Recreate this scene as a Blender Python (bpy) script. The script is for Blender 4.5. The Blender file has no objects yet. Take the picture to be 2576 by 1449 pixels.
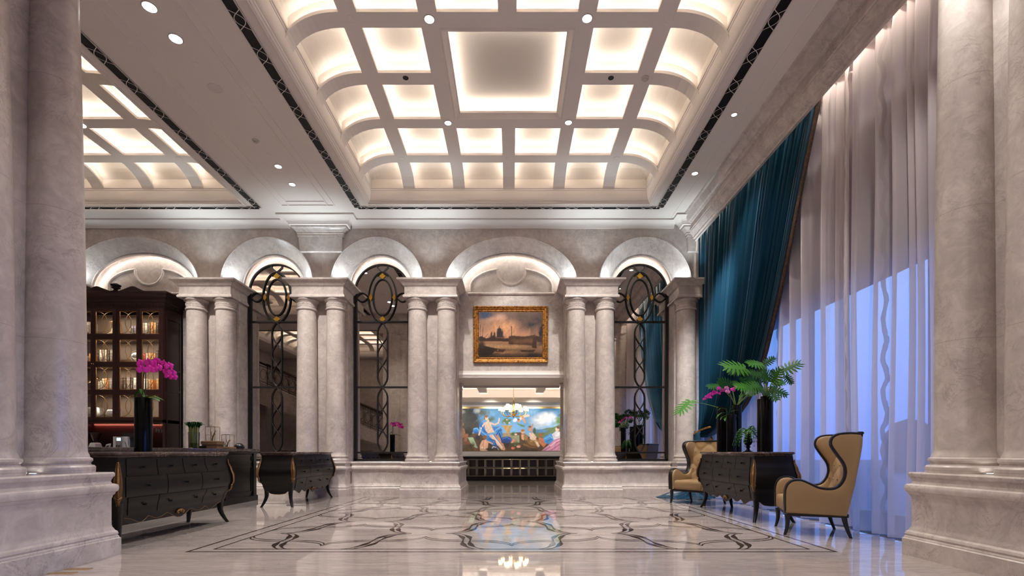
import bpy, math, random
import numpy as np
from mathutils import Vector, Matrix
random.seed(7)
PI = math.pi
sc = bpy.context.scene
col = sc.collection
F, VX, HY = 1240.0, 1287.0, 1137.5      # focal length in px of the 2576 wide frame, vanishing point

def at(px, py, Y):
    """world point seen at a photo pixel, at depth Y"""
    return Vector(((px - VX) * Y / F, Y, 1 + (HY - py) * Y / F))

# ------------------------------------------------------------------ mesh builder
class MB:
    def __init__(s): s.v = []; s.f = []; s.m = []
    def add(s, vs, fs, mat=0):
        o = len(s.v); s.v += [tuple(p) for p in vs]
        for f in fs: s.f.append(tuple(i + o for i in f)); s.m.append(mat)
    def box(s, x0, x1, y0, y1, z0, z1, mat=0):
        vs = [(x0,y0,z0),(x1,y0,z0),(x1,y1,z0),(x0,y1,z0),(x0,y0,z1),(x1,y0,z1),(x1,y1,z1),(x0,y1,z1)]
        s.add(vs, [(0,3,2,1),(4,5,6,7),(0,1,5,4),(1,2,6,5),(2,3,7,6),(3,0,4,7)], mat)
    def quad(s, a, b, c, d, mat=0): s.add([a,b,c,d], [(0,1,2,3)], mat)
    def loft(s, rings, closed=True, cap=True, mat=0):
        n = len(rings[0]); vs = [p for r in rings for p in r]; fs = []
        for i in range(len(rings)-1):
            for j in range(n if closed else n-1):
                k = (j+1) % n
                fs.append((i*n+j, i*n+k, (i+1)*n+k, (i+1)*n+j))
        if cap and closed:
            fs.append(tuple(range(n-1,-1,-1))); fs.append(tuple((len(rings)-1)*n+j for j in range(n)))
        s.add(vs, fs, mat)
    def rect(s, cx, cy, hx, hy, prof, cap=True, mat=0):
        """rectangular rings lofted up a moulding profile [(out, z), ...]"""
        s.loft([[(cx-hx-o,cy-hy-o,z),(cx+hx+o,cy-hy-o,z),(cx+hx+o,cy+hy+o,z),(cx-hx-o,cy+hy+o,z)] for o,z in prof], True, cap, mat)
    def rrect(s, cx, cy, hx, hy, r, prof, n=5, cap=True, mat=0):
        rings = []
        for o, z in prof:
            ring = []
            for q,(sx,sy) in enumerate(((1,1),(-1,1),(-1,-1),(1,-1))):
                for k in range(n+1):
                    a = q*PI/2 + k/n*PI/2
                    ring.append((cx+sx*(hx-r)+(r+o)*math.cos(a), cy+sy*(hy-r)+(r+o)*math.sin(a), z))
            rings.append(ring)
        s.loft(rings, True, cap, mat)
    def lathe(s, prof, cx=0, cy=0, n=32, cap=True, mat=0):
        s.loft([[(cx+r*math.cos(2*PI*k/n), cy+r*math.sin(2*PI*k/n), z) for k in range(n)] for r,z in prof], True, cap, mat)
    def tube(s, pts, rad, n=8, closed=False, mat=0, flat=1.0):
        pts = [Vector(p) for p in pts]; N = len(pts); rings = []
        prev = None
        for i,p in enumerate(pts):
            if closed: t = pts[(i+1)%N]-pts[(i-1)%N]
            else: t = pts[min(i+1,N-1)]-pts[max(i-1,0)]
            if t.length < 1e-9: t = Vector((0,0,1))
            t.normalize()
            if prev is None:
                ref = Vector((0,0,1)) if abs(t.z) < .9 else Vector((1,0,0))
                u = t.cross(ref).normalized()
            else:
                u = (prev - t*prev.dot(t))
                u = u.normalized() if u.length > 1e-6 else t.cross(Vector((0,0,1))).normalized()
            prev = u; w = t.cross(u)
            r = rad(i/(max(N-1,1))) if callable(rad) else rad
            rings.append([tuple(p + (u*math.cos(2*PI*k/n) + w*math.sin(2*PI*k/n)*flat)*r) for k in range(n)])
        if closed: rings.append(rings[0])
        s.loft(rings, True, not closed, mat)
    def grid(s, fn, nu, nv, mat=0):
        vs = [fn(i/nu, j/nv) for i in range(nu+1) for j in range(nv+1)]
        s.add(vs, [(i*(nv+1)+j, (i+1)*(nv+1)+j, (i+1)*(nv+1)+j+1, i*(nv+1)+j+1) for i in range(nu) for j in range(nv)], mat)
    def prism(s, pts, fn0, fn1, mat=0):
        n = len(pts); vs = [fn0(*p) for p in pts] + [fn1(*p) for p in pts]
        fs = [tuple(range(n)), tuple(range(2*n-1,n-1,-1))] + [(i,(i+1)%n,n+(i+1)%n,n+i) for i in range(n)]
        s.add(vs, fs, mat)
    def ball(s, c, rx, ry=None, rz=None, n=12, mat=0):
        ry = ry or rx; rz = rz or rx
        s.loft([[(c[0]+rx*math.sin(PI*max(i,.02)/m)*math.cos(2*PI*k/n), c[1]+ry*math.sin(PI*max(i,.02)/m)*math.sin(2*PI*k/n), c[2]-rz*math.cos(PI*i/m)) for k in range(n)] for m in (n//2+2,) for i in [min(q,m-.02) for q in range(m+1)]], True, True, mat)
    def build(s, name, mat, parent=None, smooth=35, fix=True):
        me = bpy.data.meshes.new(name)
        me.from_pydata(s.v, [], s.f)
        mats = mat if isinstance(mat, (list, tuple)) else [mat]
        for m in mats: me.materials.append(m)
        if len(mats) > 1: me.polygons.foreach_set('material_index', s.m)
        if fix:
            import bmesh
            bm = bmesh.new(); bm.from_mesh(me)
            bmesh.ops.recalc_face_normals(bm, faces=bm.faces); bm.to_mesh(me); bm.free()
        if smooth:
            me.shade_smooth()
            me.set_sharp_from_angle(angle=math.radians(smooth))
        me.update()
        o = bpy.data.objects.new(name, me); col.objects.link(o)
        if parent is not None: o.parent = parent
        return o

def crom(P, n=3):
    out = []
    for i in range(len(P)-1):
        a, b_, c, d = P[max(i-1,0)], P[i], P[i+1], P[min(i+2,len(P)-1)]
        for k in range(n):
            t = k/n
            out.append(tuple(.5*(2*b_[j]+(c[j]-a[j])*t+(2*a[j]-5*b_[j]+4*c[j]-d[j])*t*t+(3*b_[j]-a[j]-3*c[j]+d[j])*t**3) for j in (0,1)))
    return out+[P[-1]]
def tag(o, label, cat, group=None, kind=None):
    if label: o['label'] = label
    if cat: o['category'] = cat
    if group: o['group'] = group
    if kind: o['kind'] = kind
    return o
def thing(name, loc, label, cat, group=None, rz=0):
    o = bpy.data.objects.new(name, None); col.objects.link(o)
    o.location = loc; o.rotation_euler = (0,0,rz); o.empty_display_size = .1
    return tag(o, label, cat, group)
def struct(name, mb, mat, parent=None, smooth=35, label=None):
    o = mb.build(name, mat, parent, smooth)
    o['kind'] = 'structure'
    if label: o['label'] = label
    return o
def shell(name, loc=(0,0,0), label=None):
    o = bpy.data.objects.new(name, None); col.objects.link(o); o.location = loc; o['kind'] = 'structure'
    if label: o['label'] = label
    return o
def copy_tree(o, parent=None):
    c = o.copy(); col.objects.link(c)
    if parent is not None: c.parent = parent
    for ch in list(o.children): copy_tree(ch, c)
    return c

# ------------------------------------------------------------------ materials
def mat(name, color, rough=.5, metal=0, **kw):
    m = bpy.data.materials.new(name); m.use_nodes = True
    b = m.node_tree.nodes['Principled BSDF']
    b.inputs['Base Color'].default_value = (*color, 1)
    b.inputs['Roughness'].default_value = rough
    b.inputs['Metallic'].default_value = metal
    for k, v in kw.items(): b.inputs[k.replace('_', ' ')].default_value = v
    return m
def nodes(m): return m.node_tree.nodes, m.node_tree.links, m.node_tree.nodes['Principled BSDF']
def emit(name, color, strength):
    m = bpy.data.materials.new(name); m.use_nodes = True
    N, L = m.node_tree.nodes, m.node_tree.links
    N.remove(N['Principled BSDF'])
    e = N.new('ShaderNodeEmission'); e.inputs['Color'].default_value = (*color, 1); e.inputs['Strength'].default_value = strength
    L.new(e.outputs[0], N['Material Output'].inputs[0])
    return m
def ramp(N, L, src, stops):
    r = N.new('ShaderNodeValToRGB'); cr = r.color_ramp
    while len(cr.elements) < len(stops): cr.elements.new(.5)
    for e, (p, c) in zip(cr.elements, stops): e.position = p; e.color = (*c, 1) if len(c) == 3 else c
    L.new(src, r.inputs['Fac']); return r.outputs['Color']
def noise(N, L, vec, scale, detail=8, rough=.6, dist=0.0):
    n = N.new('ShaderNodeTexNoise'); n.inputs['Scale'].default_value = scale; n.inputs['Detail'].default_value = detail
    n.inputs['Roughness'].default_value = rough; n.inputs['Distortion'].default_value = dist
    L.new(vec, n.inputs['Vector']); return n.outputs['Fac']
def mixc(N, L, fac, a, b, mode='MIX'):
    x = N.new('ShaderNodeMix'); x.data_type = 'RGBA'; x.blend_type = mode
    if isinstance(fac, (int, float)): x.inputs[0].default_value = fac
    else: L.new(fac, x.inputs[0])
    for q, sk in ((a, 6), (b, 7)):
        if isinstance(q, tuple): x.inputs[sk].default_value = (*q, 1)
        else: L.new(q, x.inputs[sk])
    return x.outputs[2]
def math_(N, L, op, a, b=None):
    x = N.new('ShaderNodeMath'); x.operation = op
    for i, q in enumerate((a, b)):
        if q is None: continue
        if isinstance(q, (int, float)): x.inputs[i].default_value = q
        else: L.new(q, x.inputs[i])
    return x.outputs[0]

def marble(name, light, mid, dark, vein, rough=.28, scale=1.0, seam=None, stretch=None, veinw=.5):
    m = mat(name, mid, rough); N, L, B = nodes(m)
    g = N.new('ShaderNodeNewGeometry'); pos = g.outputs['Position']
    if stretch:
        mp = N.new('ShaderNodeMapping'); mp.inputs['Scale'].default_value = stretch; L.new(pos, mp.inputs['Vector']); pos2 = mp.outputs[0]
    else: pos2 = pos
    n1 = noise(N, L, pos2, 1.1*scale, 10, .66, .5)
    c = ramp(N, L, n1, [(.30, dark), (.5, mid), (.68, light)])
    n3 = noise(N, L, pos2, 5.5*scale, 8, .7, .8)
    c = mixc(N, L, .55, c, ramp(N, L, n3, [(.33, dark), (.5, mid), (.62, light)]))
    n2 = noise(N, L, pos2, 2.2*scale, 12, .72, 1.6)
    v = math_(N, L, 'ABSOLUTE', math_(N, L, 'SUBTRACT', n2, .5))
    vm = ramp(N, L, v, [(0.0, (1,1,1)), (.018, (.0,.0,.0))])
    n4 = noise(N, L, pos2, 1.7*scale, 3, .5, 0)
    vm = math_(N, L, 'MULTIPLY', math_(N, L, 'MULTIPLY', vm, ramp(N, L, n4, [(.42,(0,0,0)),(.6,(1,1,1))])), veinw)
    c = mixc(N, L, vm, c, vein)
    if seam:
        sep = N.new('ShaderNodeSeparateXYZ'); L.new(g.outputs['Position'], sep.inputs[0])
        for ax, per, off, w in seam:
            fr = math_(N, L, 'FRACT', math_(N, L, 'DIVIDE', math_(N, L, 'ADD', sep.outputs[ax], off), per))
            k = math_(N, L, 'LESS_THAN', fr, w/per)
            c = mixc(N, L, math_(N, L, 'MULTIPLY', k, .22 if name == 'floor_marble' else .4), c, tuple(x*.55 for x in dark))
    L.new(c, B.inputs['Base Color'])
    return m

M = {}
STL, STM, STD, STV = (.69,.617,.572), (.55,.485,.45), (.39,.345,.33), (.19,.16,.155)
M['stone'] = marble('pink_grey_marble', STL, STM, STD, STV, .27)
M['column'] = marble('column_marble', STL, STM, STD, STV, .28, seam=[(2, 1.18, .35, .006)])
M['wallstone'] = marble('wall_marble', STL, STM, STD, STV, .3, seam=[(0, 1.31, .47, .006), (2, 1.22, .4, .005)])
M['floor'] = marble('floor_marble', (.42,.365,.34), (.335,.288,.266), (.255,.215,.20), (.15,.12,.11), .035, 1.0, seam=[(0, 2.17, 1.085, .005), (1, 2.0, .75, .007)], stretch=(.7, 3.2, 1), veinw=.6)
M['inlay'] = mat('dark_inlay_marble', (.045,.03,.026), .05)
M['white'] = mat('ceiling_paint', (.83,.765,.72), .75)
M['cream'] = mat('coffer_paint', (.84,.78,.71), .8)
M['black'] = mat('black_lacquer', (.0045,.0042,.0045), .36, Specular_IOR_Level=.3)
M['lattice'] = mat('grille_paint', (.74,.68,.64), .6)
M['grille'] = mat('grille_dark', (.006,.006,.007), .5)
M['iron'] = mat('bronze_black_iron', (.014,.012,.011), .4, .3)
M['blackgloss'] = mat('black_ceramic', (.0035,.0035,.004), .12, Specular_IOR_Level=.14)
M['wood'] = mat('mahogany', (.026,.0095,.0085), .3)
M['woodlit'] = mat('mahogany_lit', (.17,.13,.10), .45)  # paler mahogany: the lit look of the case interior is in the colour
M['darkwood'] = mat('ebony_wood', (.006,.004,.004), .3)
M['chairwood'] = mat('black_chair_wood', (.012,.011,.011), .3)
M['leather'] = mat('tan_leather', (.30,.19,.092), .4)
M['gold'] = mat('antique_gold', (.23,.115,.04), .42, .55)
M['brass'] = mat('brass', (.75,.52,.22), .25, 1)
M['brown_marble'] = marble('brown_marble_top', (.11,.075,.065), (.06,.038,.033), (.03,.018,.016), (.5,.4,.34), .1, 2.5, veinw=.7)
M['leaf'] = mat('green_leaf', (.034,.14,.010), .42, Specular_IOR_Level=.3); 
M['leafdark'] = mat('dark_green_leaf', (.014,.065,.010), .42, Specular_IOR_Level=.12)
M['stem'] = mat('stem_green', (.14,.20,.05), .5)
M['darkstem'] = mat('orchid_stem', (.03,.035,.02), .5)
M['petal'] = mat('magenta_petal', (.90,.04,.56), .5)
M['petal2'] = mat('pale_pink_petal', (.72,.20,.48), .5)
M['amber'] = mat('amber_glass', (.62,.33,.03), .15)
M['steel'] = mat('brushed_steel', (.6,.6,.6), .3, .9)
M['plastic'] = mat('black_plastic', (.015,.015,.016), .4)
M['silver'] = mat('silver_plastic', (.55,.55,.56), .35, .3)
M['cap'] = mat('white_plastic', (.62,.57,.53), .6)
M['mirror'] = mat('smoked_mirror', (.54,.50,.465), .015, 1)
M['tile'] = mat('dark_mirror_tile', (.04,.03,.032), .03, .6)
M['tilebevel'] = mat('mirror_bevel', (.30,.28,.26), .08, 1)
M['lightstone'] = mat('pale_stone_shelf', (.5,.47,.45), .4)
M['soil'] = mat('moss', (.03,.03,.015), .9)
M['paper'] = mat('book_pages', (.7,.62,.48), .8)
M['bamboo'] = mat('bamboo_stem', (.30,.36,.09), .4)
M['branch'] = mat('dry_branch', (.25,.15,.08), .8)
WARM, COOL, DAY = (1.0,.80,.60), (.82,.95,1.0), (1.0,.95,.90)
M['led'] = emit('cove_led', (1.0,.90,.80), 9.5)
M['ledring'] = emit('arch_led', (1.0,.91,.80), 16)
M['ledpelmet'] = emit('pelmet_led', (1.0,.90,.77), 52)
M['lamp'] = emit('downlight_glow', (1.0,.95,.88), 14)
M['shade'] = emit('lamp_shade_glow', (1.0,.80,.47), 4.2)
M['ledshelf'] = emit('shelf_led', (1.0,.82,.62), 75)
M['ledred'] = emit('red_led', (1.0,.30,.20), 5)
M['screen'] = emit('screen_glow', (.35,.55,.9), 1.6)

def thin_glass(name, tint=(1,1,1), refl=.10, rough=.02):
    m = bpy.data.materials.new(name); m.use_nodes = True
    N, L = m.node_tree.nodes, m.node_tree.links; N.remove(N['Principled BSDF'])
    t = N.new('ShaderNodeBsdfTransparent'); t.inputs[0].default_value = (*tint, 1)
    g = N.new('ShaderNodeBsdfGlossy'); g.inputs['Roughness'].default_value = rough
    fr = N.new('ShaderNodeFresnel'); fr.inputs[0].default_value = 1.45
    mx = N.new('ShaderNodeMixShader'); L.new(math_(N, L, 'MULTIPLY', fr.outputs[0], refl*10), mx.inputs[0])
    L.new(t.outputs[0], mx.inputs[1]); L.new(g.outputs[0], mx.inputs[2])
    L.new(mx.outputs[0], N['Material Output'].inputs[0]); return m
M['glass'] = thin_glass('clear_glass', (.96,.97,.96), .07)
M['stemware'] = thin_glass('stemware_glass', (.9,.92,.92), .35, .06)
M['windowglass'] = thin_glass('window_glass', (.93,.95,1.0), .02)

def cloth(name, color, trans, transl, rough=.8, sheen=.0, noise_amt=0):
    m = bpy.data.materials.new(name); m.use_nodes = True
    N, L = m.node_tree.nodes, m.node_tree.links; B = N['Principled BSDF']
    B.inputs['Base Color'].default_value = (*color, 1); B.inputs['Roughness'].default_value = rough
    B.inputs['Sheen Weight'].default_value = sheen
    out = B.outputs[0]
    if transl > 0:
        t_ = N.new('ShaderNodeBsdfTranslucent'); t_.inputs[0].default_value = (*color, 1)
        mx = N.new('ShaderNodeMixShader'); mx.inputs[0].default_value = transl
        L.new(out, mx.inputs[1]); L.new(t_.outputs[0], mx.inputs[2]); out = mx.outputs[0]
    if trans > 0:
        t = N.new('ShaderNodeBsdfTransparent')
        mx = N.new('ShaderNodeMixShader')
        lw = N.new('ShaderNodeLayerWeight'); lw.inputs[0].default_value = .5
        # woven net: it closes up when seen edge on
        f = math_(N, L, 'MULTIPLY', math_(N, L, 'SUBTRACT', 1.0, lw.outputs['Facing']), trans)
        # wavering embroidered bands woven into the net
        g = N.new('ShaderNodeNewGeometry'); sp = N.new('ShaderNodeSeparateXYZ'); L.new(g.outputs['Position'], sp.inputs[0])
        wv = math_(N, L, 'MULTIPLY', math_(N, L, 'SINE', math_(N, L, 'MULTIPLY', sp.outputs[2], 14.0)), .020)
        nz = noise(N, L, g.outputs['Position'], 6, 3, .6, 0)
        q = math_(N, L, 'ADD', math_(N, L, 'ADD', math_(N, L, 'DIVIDE', sp.outputs[1], .62), wv), math_(N, L, 'MULTIPLY', nz, .06))
        fr = math_(N, L, 'ABSOLUTE', math_(N, L, 'SUBTRACT', math_(N, L, 'FRACT', q), .5))
        bandm = math_(N, L, 'LESS_THAN', fr, .026)
        f = math_(N, L, 'MULTIPLY', f, math_(N, L, 'SUBTRACT', 1.0, math_(N, L, 'MULTIPLY', bandm, .8)))
        cm = mixc(N, L, bandm, color, tuple(x*.72 for x in color)); L.new(cm, B.inputs['Base Color']); L.new(cm, t_.inputs[0])
        L.new(f, mx.inputs[0])
        L.new(out, mx.inputs[1]); L.new(t.outputs[0], mx.inputs[2]); out = mx.outputs[0]
    L.new(out, N['Material Output'].inputs[0]); return m
M['sheer'] = cloth('sheer_net', (.74,.67,.67), .24, .46)
M['velvet'] = mat('teal_velvet', (.0065,.044,.082), .30)
M['velvet'].node_tree.nodes['Principled BSDF'].inputs['Sheen Weight'].default_value = .10
M['velvet'].node_tree.nodes['Principled BSDF'].inputs['Sheen Tint'].default_value = (.35,.7,.9,1)
tr = mat('brocade_trim', (.12,.05,.025), .6); N, L, B = nodes(tr)
g = N.new('ShaderNodeNewGeometry')
L.new(ramp(N, L, noise(N, L, g.outputs['Position'], 28, 4, .6, 1.0), [(.42,(.018,.011,.012)),(.60,(.085,.036,.016))]), B.inputs['Base Color'])
M['trim'] = tr
gf = mat('carved_gilt', (.42,.17,.035), .4, .7); N, L, B = nodes(gf)
g = N.new('ShaderNodeNewGeometry')
L.new(ramp(N, L, noise(N, L, g.outputs['Position'], 22, 5, .7, .5), [(.35,(.07,.02,.008)),(.6,(.62,.28,.06))]), B.inputs['Base Color'])
M['gilt'] = gf
# ================================================================== CAMERA, WORLD
cam = bpy.data.cameras.new('camera'); co = bpy.data.objects.new('camera', cam); col.objects.link(co)
co.location = (0,0,1); co.rotation_euler = (PI/2,0,0)
cam.sensor_width = 36; cam.lens = F/2576*36; cam.shift_x = (1288-VX)/2576; cam.shift_y = (HY-724.5)/2576
cam.clip_start = .05; cam.clip_end = 200
sc.camera = co
w = bpy.data.worlds.new('dusk'); sc.world = w; w.use_nodes = True
N, L = w.node_tree.nodes, w.node_tree.links
tc = N.new('ShaderNodeTexCoord'); sp = N.new('ShaderNodeSeparateXYZ'); L.new(tc.outputs['Generated'], sp.inputs[0])
L.new(ramp(N, L, sp.outputs[2], [(0.0,(.09,.22,.80)),(.25,(.20,.42,.98)),(.7,(.08,.19,.68))]), N['Background'].inputs[0])
N['Background'].inputs[1].default_value = 2.2

# ================================================================== SHELL
ZC = 6.32                      # flat ceiling
YW = 11.40                     # wall face above the arches
TX, TY = -.057, 7.70           # centre of the main coffered tray
LX = -8.79                     # centre of the left tray
RY = -.75                      # centre of the trays behind the entrance piers
OX, OY = 3.02, 2.86            # half size of a tray opening

b = MB(); b.box(-13, 5.25, -4.2, 19.5, -.2, 0); struct('floor', b, M['floor'], smooth=0, label='polished beige marble floor')
b = MB()
xs = [-13, LX-OX, LX+OX, TX-OX, TX+OX, 3.9]; ys = [-4.2, RY-OY, RY+OY, TY-OY, TY+OY, 11.8]
for i in range(5):
    for j in range(5):
        if i in (1,3) and j in (1,3): continue
        b.quad((xs[i],ys[j],ZC),(xs[i],ys[j+1],ZC),(xs[i+1],ys[j+1],ZC),(xs[i+1],ys[j],ZC))
# beam panel lines on the wide beam between the trays and on the strip beside the window
for x in (-4.95,-4.80,-3.96,-3.82): b.box(x-.012,x+.012,-3.5,10.62,ZC-.012,ZC)
b.box(-4.95,-3.82,10.60,10.64,ZC-.014,ZC); b.box(-4.80,-3.96,10.44,10.47,ZC-.014,ZC)
b.box(3.62,3.632,-3.5,11.2,ZC-.006,ZC)
struct('ceiling', b, M['white'], smooth=0, label='flat white ceiling with wide beams between the coffered trays')
b = MB(); b.box(-13.2,5.45,-4.4,19.5,7.5,7.6); struct('unseen_sky_block', b, M['white'], smooth=0)  # unseen slab added above the trays to keep blue sky light out
b = MB(); b.box(-13.2,-13,-4.4,19.5,0,7.5); struct('wall_left', b, M['wallstone'], smooth=0)
b = MB(); b.box(-13.2,5.45,-4.4,-4.2,0,7.5); struct('wall_rear', b, M['wallstone'], smooth=0)

# ------------------------------------------------------------------ coffered tray
A_, B_ = .68, .42
FX, FY = 2.27, 2.18
ZR = 6.83
PXP, PYP, RH = 1.06, 1.05, .122
def drop(d, a, bb):
    if d <= 0: return 0
    d = min(d/a, .9995); return bb*(1-math.sqrt(1-d*d))
def zr(x, y, a=A_, bb=B_): return ZR - drop(max(abs(x)-FX, abs(y)-FY), a, bb)
def zp(x, y): return ZR + .23 - drop(max(abs(x)-FX, abs(y)-FY), .82, .56)
def axis(f, per, lim, extra=()):
    s = set()
    for k in range(-2,3):
        for o in (-RH,-.05,.05,RH): s.add(round(k*per+o,4))
    for q in range(0,13):
        d = lim*math.sin(q/12*PI/2)
        s.add(round(f+d,4)); s.add(round(-f-d,4))
    for e in extra: s.add(e)
    return sorted(s)
def is_rib(x, per, h): return any(abs(x-k*per) < h for k in range(-2,3))
def in_big(x, y): return abs(x) < PXP-RH and abs(y) < PYP-RH
def make_tray(cx, cy):
    root = shell('ceiling_tray', (cx,cy,0), 'coved coffered ceiling tray with hidden lighting')
    lx, ly = .674, .66
    # ribs
    X = axis(FX, PXP, lx, (-FX-lx, FX+lx)); Y = axis(FY, PYP, ly)
    cell = lambda x, y: (is_rib(x,PXP,RH) or is_rib(y,PYP,RH)) and not in_big(x,y)
    b = MB()
    for i in range(len(X)-1):
        for j in range(len(Y)-1):
            mx, my = (X[i]+X[i+1])/2, (Y[j]+Y[j+1])/2
            if not cell(mx,my): continue
            q = [(X[i],Y[j]),(X[i],Y[j+1]),(X[i+1],Y[j+1]),(X[i+1],Y[j])]
            b.quad(*[(x,y,zr(x,y)) for x,y in q]); b.quad(*[(x,y,zr(x,y)+.045) for x,y in q[::-1]])
            for (ax,ay),(bx,by),dx,dy in ((q[0],q[1],-1,0),(q[1],q[2],0,1),(q[2],q[3],1,0),(q[3],q[0],0,-1)):
                nx, ny = (ax+bx)/2+dx*1e-3, (ay+by)/2+dy*1e-3
                if not cell(nx,ny): b.quad((ax,ay,zr(ax,ay)),(bx,by,zr(bx,by)),(bx,by,zr(bx,by)+.045),(ax,ay,zr(ax,ay)+.045))
    # picture moulding round the big centre panel
    hx, hy = PXP-RH, PYP-RH
    for o0, o1, z0, z1 in ((0,-.012,ZR,ZR-.02),(-.012,-.03,ZR-.02,ZR-.02),(-.03,-.035,ZR-.02,ZR-.008),(-.035,-.085,ZR-.008,ZR+.035),(-.085,-.105,ZR+.035,ZR+.035),(-.105,-.105,ZR+.035,ZR+.07)):
        for sg in range(4):
            c = [(-1,-1),(1,-1),(1,1),(-1,1)]; (ax,ay),(bx,by) = c[sg], c[(sg+1)%4]
            b.quad((ax*(hx+o0),ay*(hy+o0),z0),(bx*(hx+o0),by*(hy+o0),z0),(bx*(hx+o1),by*(hy+o1),z1),(ax*(hx+o1),ay*(hy+o1),z1))
    # small bead inside every opening
    struct('rib_grid', b, M['white'], root, 25)
    # webs and upper shells
    b = MB()
    web = lambda x, y: (is_rib(x,PXP,.05) or is_rib(y,PYP,.05)) and not (abs(x) < PXP-.05 and abs(y) < PYP-.05)
    for i in range(len(X)-1):
        for j in range(len(Y)-1):
            mx, my = (X[i]+X[i+1])/2, (Y[j]+Y[j+1])/2
            if not web(mx,my): continue
            q = [(X[i],Y[j]),(X[i],Y[j+1]),(X[i+1],Y[j+1]),(X[i+1],Y[j])]
            for (ax,ay),(bx,by),dx,dy in ((q[0],q[1],-1,0),(q[1],q[2],0,1),(q[2],q[3],1,0),(q[3],q[0],0,-1)):
                nx, ny = (ax+bx)/2+dx*1e-3, (ay+by)/2+dy*1e-3
                if not web(nx,ny): b.quad((ax,ay,zr(ax,ay)+.04),(bx,by,zr(bx,by)+.04),(bx,by,zp(bx,by)),(ax,ay,zp(ax,ay)))
    X2 = axis(FX, PXP, .80); Y2 = axis(FY, PYP, .76)
    for i in range(len(X2)-1):
        for j in range(len(Y2)-1):
            q = [(X2[i],Y2[j]),(X2[i],Y2[j+1]),(X2[i+1],Y2[j+1]),(X2[i+1],Y2[j])]
            b.quad(*[(x,y,zp(x,y)) for x,y in q])
    ex, ey = X2[-1], Y2[-1]; ze = zp(ex,0)
    b.rect(0,0,ex,ey,[(0,ze+.05),(0,ZC-.0)],cap=False)
    b.rect(0,0,FX+.672,FY+.66 if FY+.66 < 2.86 else 2.8,[(0,ZC+.25),(0,ZR+.03)],cap=False)
    struct('coffer_panels', b, M['cream'], root, 30)
    # crown moulding round the tray: ceiling plane up to the lip
    b = MB()
    cx_, cy_ = 2.915, 2.78
    prof = [(.16,ZC),(.16,ZC-.015),(.135,ZC-.02),(.125,ZC-.01),(.11,ZC-.008),(.10,ZC+.02),(.085,ZC+.025),(.08,ZC+.05)]
    prof += [(.08-.06*math.sin(k/8*PI/2)-.0, ZC+.05+.20*(1-math.cos(k/8*PI/2))) for k in range(1,9)]
    prof += [(.012,ZC+.255),(.012,ZC+.285),(0,ZC+.29),(0,ZC+.316),(.05,ZC+.316),(.05,ZC+.2)]
    b.rect(0,0,cx_,cy_,prof,cap=False)
    struct('crown_moulding', b, M['white'], root, 20)
    # led strips on the hidden ledges, facing up
    b = MB()
    edges_x = [(-FX-.55,-2*PXP-RH)]+[(k*PXP+RH,(k+1)*PXP-RH) for k in range(-2,2)]+[(2*PXP+RH,FX+.55)]
    edges_y = [(-FY-.52,-2*PYP-RH)]+[(k*PYP+RH,(k+1)*PYP-RH) for k in range(-2,2)]+[(2*PYP+RH,FY+.52)]
    def strip(p0, p1, off, n):
        for k in range(n):
            q = []
            for t, o in ((k/n,.015),((k+1)/n,.015),((k+1)/n,.042),(k/n,.042)):
                x = p0[0]+(p1[0]-p0[0])*t+off[0]*o; y = p0[1]+(p1[1]-p0[1])*t+off[1]*o
                q.append((x,y,zr(x,y)+.052))
            b.quad(*q)
    for i,(xa,xb) in enumerate(edges_x):
        for j,(ya,yb) in enumerate(edges_y):
            if i in (2,3) and j in (2,3): continue
            nx = 8 if i in (0,5) else 1; ny = 8 if j in (0,5) else 1
            if i != 0: strip((xa,ya),(xa,yb),(-1,0),ny)
            if i != 5: strip((xb,ya),(xb,yb),(1,0),ny)
            if j != 0: strip((xa,ya),(xb,ya),(0,-1),nx)
            if j != 5: strip((xa,yb),(xb,yb),(0,1),nx)
    hx, hy = PXP-RH-.10, PYP-RH-.10
    for sx in (-1,1): b.quad((sx*(hx+.02),-hy,ZR+.06),(sx*(hx+.02),hy,ZR+.06),(sx*(hx+.055),hy,ZR+.06),(sx*(hx+.055),-hy,ZR+.06))
    for sy in (-1,1): b.quad((-hx,sy*(hy+.02),ZR+.06),(hx,sy*(hy+.02),ZR+.06),(hx,sy*(hy+.055),ZR+.06),(-hx,sy*(hy+.055),ZR+.06))
    struct('cove_light_strip', b, M['led'], root, 0)
    return root
tray = make_tray(TX, TY)
for x, y in ((LX,TY),(TX,RY),(LX,RY)):
    c = copy_tree(tray); c.location = (x,y,0)

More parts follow.
